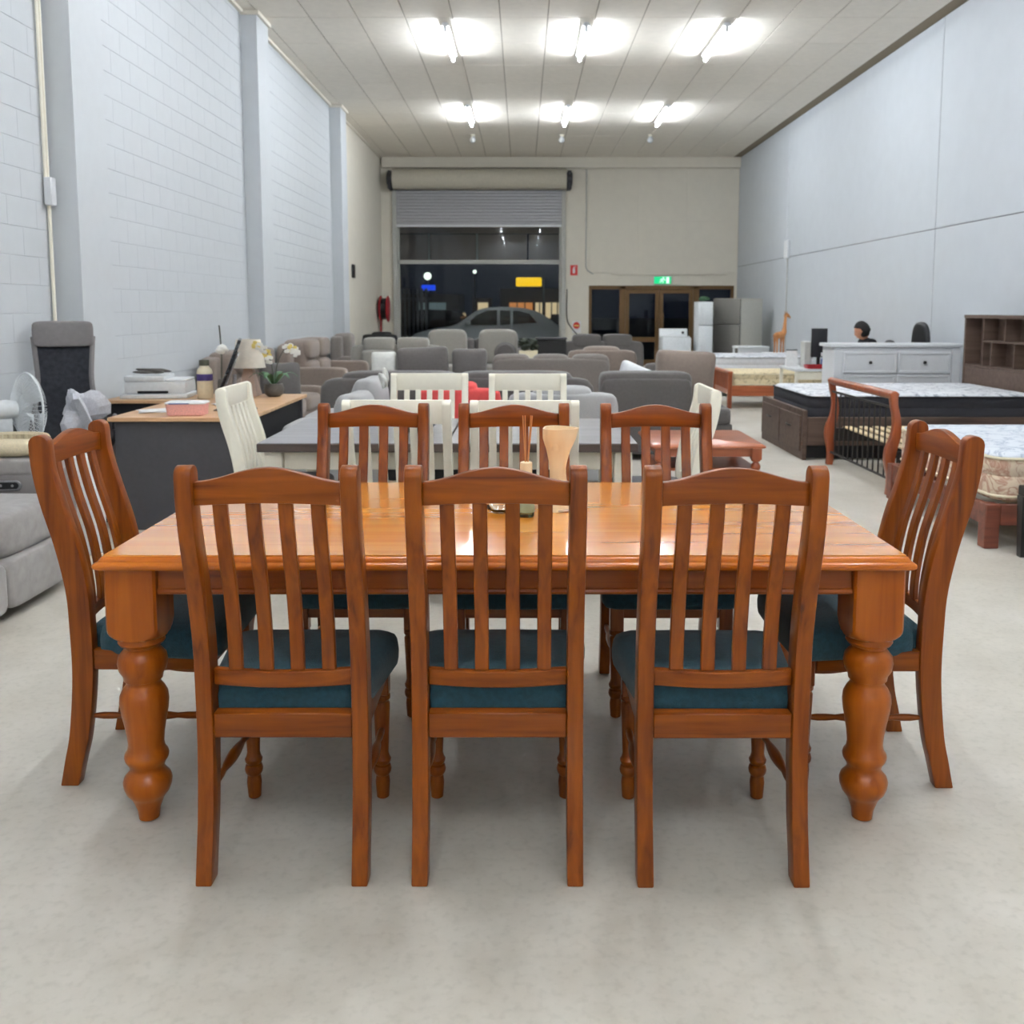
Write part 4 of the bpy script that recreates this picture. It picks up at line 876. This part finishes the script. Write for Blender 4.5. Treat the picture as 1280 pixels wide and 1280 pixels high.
wt2 = thing('white_side_table', 'low white side table between silver fridge and divan', 'table', (4.35, 18.4, 0)); obj('tabletop', box(B(), -.3, .3, -.25, .25, .68, .72, .005), 'white_paint', wt2); obj('front_panel', box(B(), -.26, .26, -.215, -.2, .5, .678, .003), 'white_paint', wt2)
for sx in (-1, 1):
    for sy in (-1, 1): obj('leg', box(B(), sx*.27-.02, sx*.27+.02, sy*.22-.02, sy*.22+.02, 0, .679, .003), 'white_paint', wt2)
# sales desk with computer and the seated person
sd = thing('sales_desk', 'cream sales desk with open front beside the white dresser', 'desk', (3.98, 13.05, 0)); obj('desktop', box(B(), -.4, .3, -.4, .4, .61, .645, .004), 'white_paint', sd); obj('front_rail', box(B(), -.37, .27, -.37, -.345, .5, .608, .003), 'cream_paint', sd)
for sx in (-.37, .27):
    for sy in (-.37, .37): obj('leg', box(B(), sx-.02, sx+.02, sy-.02, sy+.02, 0, .609, .003), 'cream_paint', sd)
mn = thing('desktop_monitor', 'black computer monitor on the cream sales desk', 'monitor', (4.02, 13.1, .646), 0); obj('screen', box(B(), -.11, .12, -.012, .012, .13, .52, .004, 2, TR(0, 0, 0, rz=.2)), 'monitor_back', mn); obj('stand', box(B(), -.02, .02, -.01, .03, .005, .2, .004), 'black_plastic', mn); obj('foot', box(B(), -.09, .09, -.07, .07, 0, .012, .003), 'black_plastic', mn)
pb = thing('parcel_box', 'grey upright box standing beside the black monitor', 'box', (3.83, 13.05, .646)); obj('box_body', box(B(), -.04, .04, -.1, .1, 0, .34, .003), 'jamb', pb); obj('flap', box(B(), -.041, .041, -.101, .101, .341, .347, .002), 'paper', pb)
rtr = thing('red_tray', 'red plastic desk tray with small items on sales desk', 'tray', (3.9, 12.74, .646)); obj('tray', slab(B(), .16, .1, [(.01, 0), (0, .05), (.01, .05), (.015, .01)], r=.02), 'red_paint', rtr); obj('divider', box(B(), -.005, .005, -.08, .08, .012, .048), 'red_paint', rtr, smooth=False)
sbt = thing('spray_bottle', 'white and blue spray bottle standing in front of the monitor', 'bottle', (4.05, 12.97, .646)); obj('bottle_body', lathe(B(), [(.03, 0), (.035, .005), (.035, .1), (.015, .13), (.013, .15)], n=18), 'blue_print', sbt); obj('trigger_head', box(B(), -.035, .02, -.012, .012, .148, .2, .004), 'plastic_white', sbt)
cal = thing('desk_calendar', 'white printed desk calendar standing near the sales desk edge', 'calendar', (3.7, 13.2, .646)); obj('page', prism(B(), [(-.05, 0), (.05, 0), (.004, .22), (-.004, .22)], 'x', -.09, .06), 'paper', cal, smooth=False); obj('binding', tube(B(), [(-.09, 0, .222), (.06, 0, .222)], .008, 8), 'black_plastic', cal)
oc2 = office_chair('black office chair with narrow back turned sideways by right wall', (4.72, 12.12, 0), 1.65, False)
# person seated behind the dresser, facing the sales desk (-x)
pc = office_chair('black office chair under the seated person', (4.66, 13.0, 0), PI/2, False)
pc.name = 'desk_chair'; pc.scale = (1, 1, .8)
pe = thing('person', 'seated person with short black hair and black top, head bowed', 'person', (4.64, 13.0, .0), PI/2)
def skin_mesh(name, verts, edges, mat, parent, root=0, sub=2):
    me = bpy.data.meshes.new(name); me.from_pydata([v[:3] for v in verts], edges, []); o = bpy.data.objects.new(name, me); COL.objects.link(o); o.parent = parent
    sm = o.modifiers.new('skin', 'SKIN'); sm.use_smooth_shade = True
    for i, v in enumerate(verts): me.skin_vertices[0].data[i].radius = v[3] if isinstance(v[3], tuple) else (v[3], v[3]); me.skin_vertices[0].data[i].use_root = (i == root)
    sd_ = o.modifiers.new('sub', 'SUBSURF'); sd_.levels = sub; sd_.render_levels = sub
    me.materials.append(MATS[mat]); return o
# local +y = facing; seated, pelvis at z .56
V = [(0, -.05, .6, (.15, .11)), (0, -.05, .75, (.14, .1)), (0, -.01, .9, (.16, .1)), (0, .02, .99, (.1, .08)), (0, .05, 1.04, .055),
     (.17, .0, .985, .07), (.215, .03, .84, .05), (.22, .16, .72, .042), (.16, .36, .70, .035), (.15, .42, .70, .03),
     (-.17, .0, .985, .07), (-.215, .03, .84, .05), (-.22, .16, .72, .042), (-.16, .36, .70, .035), (-.15, .42, .70, .03)]
E_ = [(0, 1), (1, 2), (2, 3), (3, 4), (2, 5), (5, 6), (6, 7), (7, 8), (8, 9), (2, 10), (10, 11), (11, 12), (12, 13), (13, 14)]
skin_mesh('body', V, E_, 'shirt_black', pe)
Vt = [(0, -.05, .58, (.15, .1)), (.1, .05, .57, .08), (.11, .38, .56, .062), (.11, .42, .3, .05), (.11, .41, .1, .04), (.11, .5, .045, .035), (-.1, .05, .57, .08), (-.11, .38, .56, .062), (-.11, .42, .3, .05), (-.11, .41, .1, .04), (-.11, .5, .045, .035)]
skin_mesh('trousers', Vt, [(0, 1), (1, 2), (2, 3), (3, 4), (4, 5), (0, 6), (6, 7), (7, 8), (8, 9), (9, 10)], 'trousers', pe)
for s in (-1, 1):
    hv = [(s*.15, .42, .70, (.03, .018)), (s*.15, .47, .70, (.036, .014))]; he = [(0, 1)]
    for k, (dx, L) in enumerate(((-.028, .065), (-.01, .075), (.008, .072), (.026, .055))):
        n0 = len(hv); hv += [(s*(.15+dx), .50, .70, .009), (s*(.15+dx), .50+L*.5, .703, .008), (s*(.15+dx), .50+L, .692, .007)]; he += [(1, n0), (n0, n0+1), (n0+1, n0+2)]
    n0 = len(hv); hv += [(s*.115, .455, .698, .01), (s*.1, .485, .694, .008)]; he += [(0, n0), (n0, n0+1)]
    skin_mesh('hand', hv, he, 'skin', pe)
HM = TR(0, .075, 1.135, rx=-.4, rz=-.65)
def head():
    t = bmesh.new(); bmesh.ops.create_uvsphere(t, u_segments=28, v_segments=20, radius=1)
    for v in t.verts:
        x, y, z = v.co; sx = .076*(1-.22*max(0, -z)**1.5); sy = .098*(1-.12*max(0, -z)); q = Vector((x*sx, y*sy+(.012*max(0, -z) if y > 0 else 0), z*.122))
        if y > .3: q.y += .018*math.exp(-((x*3.6)**2+((z+.12)*4)**2)) - .007*math.exp(-(((abs(x)-.38)*6)**2+((z-.1)*7)**2)) + .006*math.exp(-((x*3)**2+((z+.5)*9)**2))
        v.co = q
    return t
hd = head(); bmesh.ops.transform(hd, matrix=HM, verts=hd.verts[:]); ho = obj('head', hd, 'skin', pe, ang=80)
for s in (-1, 1):
    obj('ear', puff(B(), s*.076-.009, s*.076+.009, -.02, .022, -.035, .03, 2.5, 4, HM), 'skin', ho); obj('eye', puff(B(), s*.03-.013, s*.03+.013, .083, .092, .006, .02, 2.2, 4, HM), 'hair', ho)
obj('mouth', puff(B(), -.024, .024, .09, .099, -.066, -.056, 2.5, 4, HM), 'coral', ho)
t = bmesh.new(); bmesh.ops.create_uvsphere(t, u_segments=28, v_segments=20, radius=1); rnd = random.Random(2)
for v in t.verts:
    x, y, z = v.co; k = 1.0 if (z > .3+.28*max(0, y) or (y < -.05 and z > -.12) or (y < -.4 and z > -.4)) else .9
    v.co = Vector((x*.083*k, y*.106*k-.004, z*.13*k+.004))*(1+rnd.uniform(-.012, .03)*(k > .95))
bmesh.ops.transform(t, matrix=HM, verts=t.verts[:]); obj('hair', t, 'hair', pe, ang=80)

# ================================================================== SIGNS AND FITTINGS ON THE FAR WALL
ex = thing('exit_sign', 'green illuminated running-man exit sign above the entry doors', 'sign', (3.45, YB-.04, 2.02)); obj('sign_box', box(B(), -.22, .22, -.03, .03, 0, .2, .008), 'white_paint', ex); obj('sign_face', box(B(), -.21, .21, -.034, -.031, .01, .19), 'exit_glow', ex, smooth=False)
mnf = B(); lathe(mnf, [(.02, 0), (.02, .003)], n=12, M=TR(.02, -.034, .155, rx=PI/2))
for p in ([(.01, -.036, .13), (-.02, -.036, .085)], [(-.02, -.036, .085), (.02, -.036, .06), (.0, -.036, .025)], [(-.02, -.036, .085), (-.05, -.036, .055), (-.08, -.036, .055)], [(.01, -.036, .125), (.05, -.036, .1), (.07, -.036, .115)], [(.01, -.036, .125), (-.04, -.036, .125), (-.055, -.036, .1)]): tube(mnf, p, .009, 6)
obj('running_figure', mnf, 'exit_white', ex); obj('door_outline', box(B(), .09, .16, -.0375, -.0345, .02, .175), 'exit_white', ex, smooth=False)
fs = thing('fire_extinguisher_sign', 'red fire extinguisher sign with white pictogram beside roller door', 'sign', (1.27, YB-.006, 2.24)); obj('plate', box(B(), -.09, .09, -.004, .004, 0, .25, .001), 'sign_red', fs); ic = box(B(), -.03, .03, -.008, -.005, .05, .17, .002); box(ic, -.012, .012, -.008, -.005, .17, .2); box(ic, -.012, .05, -.008, -.005, .2, .212); obj('pictogram', ic, 'paper', fs, smooth=False)
rdn = thing('round_notice', 'white notice with round red emblem low beside the entry doors', 'sign', (1.34, YB-.006, .82)); obj('plate', box(B(), -.11, .11, -.004, .004, 0, .3, .001), 'paper', rdn); obj('emblem', lathe(B(), [(.085, 0), (.085, .003)], n=24, M=TR(0, -.005, .19, rx=PI/2)), 'sign_red', rdn); obj('emblem_band', box(B(), -.06, .06, -.0095, -.0085, .17, .2), 'petal_yellow', rdn, smooth=False)
hr = thing('fire_hose_reel', 'red fire hose reel mounted on the left wall by roller door', 'hose reel', (XL+.02, 23.2, 1.42), 0)
obj('disc', lathe(B(), [(.3, 0), (.31, .01), (.31, .03), (.1, .035)], n=32, M=TR(.22, 0, 0, ry=PI/2)), 'red_paint', hr); obj('disc', lathe(B(), [(.3, 0), (.31, .01), (.31, .03), (.1, .035)], n=32, M=TR(.05, 0, 0, ry=PI/2)), 'red_paint', hr)
hs = B()
for k in range(4): ring(hs, (.1+k*.034, 0, 0), .24, .018, 'x', 28, 6)
obj('hose', hs, 'black_plastic', hr); obj('bracket', box(B(), 0, .05, -.06, .06, -.2, .2, .006), 'dark_metal', hr); obj('supply_pipe', tube(B(), [(.06, 0, -.2), (.06, 0, -1.4)], .025, 8), 'red_paint', hr)

# ================================================================== OUTSIDE: NIGHT STREET
gr = struct('ground_outside', box(B(), -60, 60, YB+.26, 140, -.25, -.02), 'asphalt', smooth=False)
aw = thing('awning', 'dim brown boarded awning fascia outside the roller door', 'awning', (0, 26.4, 0)); 
for k, (x0, x1) in enumerate(((-4.6, -2.55), (-2.5, -1.25), (-1.2, .12), (.17, 1.9))): obj('fascia_panel', box(B(), x0, x1, 0, .08, 2.68, 3.42, .01), 'brown_board', aw)
obj('soffit', box(B(), -4.6, 1.9, -2.1, 0, 3.66, 3.74), 'brown_board', aw, smooth=False); obj('beam', box(B(), -4.6, 1.9, -.06, .1, 3.44, 3.64, .01), 'brown_board', aw)
for x in (-2.525, -1.225): obj('post', box(B(), x-.022, x+.022, -.03, .06, 2.7, 3.43, .005), 'jamb', aw)
for x in (-4.55, 1.85): obj('support', tube(B(), [(x, .04, -.02), (x, .04, 2.68)], .05, 10), 'dark_metal', aw)
# parked hatchback, side on
car = thing('parked_car', 'silver hatchback parked side-on outside the roller door', 'car', (-1.0, 28.3, -.02))
side = spline([(-2.15, .35), (-2.15, .6), (-2.05, .74), (-1.6, .86), (-1.05, .95), (-.72, 1.1), (-.35, 1.36), (-.05, 1.46), (.4, 1.49), (1.0, 1.46), (1.5, 1.32), (1.95, 1.02), (2.1, .9), (2.15, .6), (2.12, .35)], 4)
rg = []
for u in (-1, -.97, -.8, .8, .97, 1): 
    w_ = .86*u; ins = 0 if abs(u) < .9 else (.02 if abs(u) < .99 else .06)
    rg.append([(x*(1-ins*.3), w_*(1 if z < .95 else 1-.16*(z-.95)/.54), z-ins*(z-.3)*.3) for x, z in side]+[(2.0, w_, .25), (-2.0, w_, .25)])
obj('body', loft(B(), rg), 'car_paint', car, ang=50)
for s in (-1, 1):
    for nm, pts in (('front_window', [(-.62, .98), (.28, .98), (.28, 1.4), (-.02, 1.39), (-.3, 1.26)]), ('rear_window', [(.36, .98), (1.42, 1.04), (1.2, 1.3), (.9, 1.38), (.36, 1.4)])):
        rr_ = [[(x, s*(.86*(1-.16*(z-.95)/.54)+off), z) for x, z in pts] for off in (-.005, .006)]; obj(nm, loft(B(), rr_), 'car_glass', car, smooth=False)
    for x in (-1.35, 1.35):
        wh = obj('wheel', tube(B(), [(x, s*.66, .31), (x, s*.7, .31), (x, s*.86, .31), (x, s*.885, .31)], [.28, .31, .31, .27], 28), 'rubber', car, ang=50); obj('hub_cap', lathe(B(), [(.2, 0), (.19, .015), (.05, .025)], n=20, M=TR(x, s*.883, .31, rx=-s*PI/2)), 'silver', wh)
    obj('side_mirror', puff(B(), -.62, -.46, s*.97-.09, s*.97+.09, .98, 1.1, 4, 4), 'car_paint', car)
    obj('door_handle', box(B(), .12, .28, s*.872-.012, s*.872+.012, .83, .86, .006), 'car_paint', car)
sp_ = obj('street_post', tube(B(), [(-.3, 26.9, -.02), (-.3, 26.9, 1.42)], .035, 10), 'plastic_white'); tag(sp_, 'slim white post on pavement in front of the parked car', 'post')
fnc = thing('roadside_fence', 'dark slatted fence panel beyond the roller door edge', 'fence', (-3.2, 29.6, -.02))
for k in range(10): obj('slat', box(B(), -.95+k*.13, -.87+k*.13, 0, .05, 0, 2.05, .004), 'dark_panel', fnc)
for z in (.3, 1.7): obj('rail', box(B(), -.97, .4, .051, .09, z, z+.08, .003), 'dark_panel', fnc)
# shops over the road
sh = thing('shop_row', 'row of lit shops across the night street', 'building', (0, 52, -.02)); obj('wall', box(B(), -1.2, 2.7, .3, 6, 0, 2.5), 'night_wall', sh, smooth=False)
for x0, x1, mt in ((-.7, .55, 'shop_warm'), (.7, 1.15, 'shop_white'), (1.25, 2.2, 'shop_white'), (2.3, 2.6, 'shop_warm')):
    z0, z1 = .35, 1.75
    wn = obj('shop_window', box(B(), x0, x1, .2, .29, z0, z1), mt, sh, smooth=False); nm_ = max(1, int((x1-x0)/.45))
    for k in range(1, nm_+1): obj('mullion', box(B(), x0+k*(x1-x0)/(nm_+1)-.03, x0+k*(x1-x0)/(nm_+1)+.03, .14, .199, z0, z1), 'dark_metal', wn, smooth=False)
    rnd = random.Random(int(x0*10))
    for k in range(4): obj('display', box(B(), x0+.1+rnd.random()*(x1-x0-.3), x0+.3+rnd.random()*(x1-x0-.3)+.15, .15, .198, z0+.02, z0+.3+rnd.random()*.7), 'night_wall', wn, smooth=False)
s2 = thing('far_shop', 'dim grey-lit shop far across the street', 'building', (-5.0, 52, -.02)); obj('wall', box(B(), -1.6, 1.6, .3, 5, 0, 2.2), 'night_wall', s2, smooth=False)
for x in (-.5, .1, .6): obj('shop_window', box(B(), x-.2, x+.28, .2, .29, .8, 1.75), 'shop_cool', s2, smooth=False)
s3 = thing('lit_kiosk', 'narrow lit doorway across the street', 'building', (-2.2, 52, -.02)); obj('wall', box(B(), -.5, .5, .3, 3, 0, 2.0), 'night_wall', s3, smooth=False); obj('doorway', box(B(), -.2, .35, .2, .29, .6, 1.75), 'shop_white', s3, smooth=False)
ys = thing('yellow_sign', 'bright yellow illuminated shop sign on a pole', 'sign', (.33, 50, -.02)); obj('sign_face', box(B(), -.66, .66, -.1, .1, 2.56, 3.02, .08, 3), 'sign_yellow', ys); obj('pole', tube(B(), [(.75, .05, 0), (.75, .05, 3.0)], .06, 8), 'dark_metal', ys); obj('bracket', box(B(), .6, .76, -.03, .05, 2.75, 2.83), 'dark_metal', ys, smooth=False)
bs = thing('blue_sign', 'blue illuminated shop sign across the dark street', 'sign', (-4.83, 50, -.02)); obj('sign_face', box(B(), -.35, .35, -.1, .1, 2.36, 2.64, .03, 2), 'sign_blue', bs); obj('pole', tube(B(), [(-.42, .05, 0), (-.42, .05, 2.6)], .05, 8), 'dark_metal', bs)
for i, (x, z, r_, mt, lb) in enumerate(((-4.97, 3.12, .2, 'street_glow', 'street lamp glowing white above the blue sign'), (-2.5, 3.35, .1, 'street_glow', 'small distant street lamp between blue and yellow signs'))):
    sl = thing('street_lamp', lb, 'street lamp', (x, 51, -.02)); obj('lamp_head', puff(B(), -r_, r_, -r_, r_, z-r_, z+r_, 2, 6), mt, sl); obj('pole', tube(B(), [(0, .1, 0), (0, .1, z)], .05, 8), 'dark_metal', sl)
for i, (x, c_, mt, lb) in enumerate(((-4.36, 'night_wall', 'red_glow', 'distant car showing a red tail lamp in the dark'), (-2.88, 'night_wall', 'amber_glow', 'distant car showing an amber head lamp in the dark'))):
    dc = thing('distant_car', lb, 'car', (x, 44-i*8, -.02)); pf = spline([(-.75, .25), (-.8, .6), (-.6, .95), (-.45, 1.35), (.45, 1.35), (.6, .95), (.8, .6), (.75, .25)], 3)
    obj('body', prism(B(), pf, 'y', 0, 3.8, .03), 'car_glass', dc); obj('lamp', puff(B(), .2, .42, -.06, .02, .62, .82, 2.5, 4), mt, dc)
    for s in (-.6, .6): obj('wheel', tube(B(), [(s-.09, .8, .3), (s+.09, .8, .3)], .3, 16), 'rubber', dc)
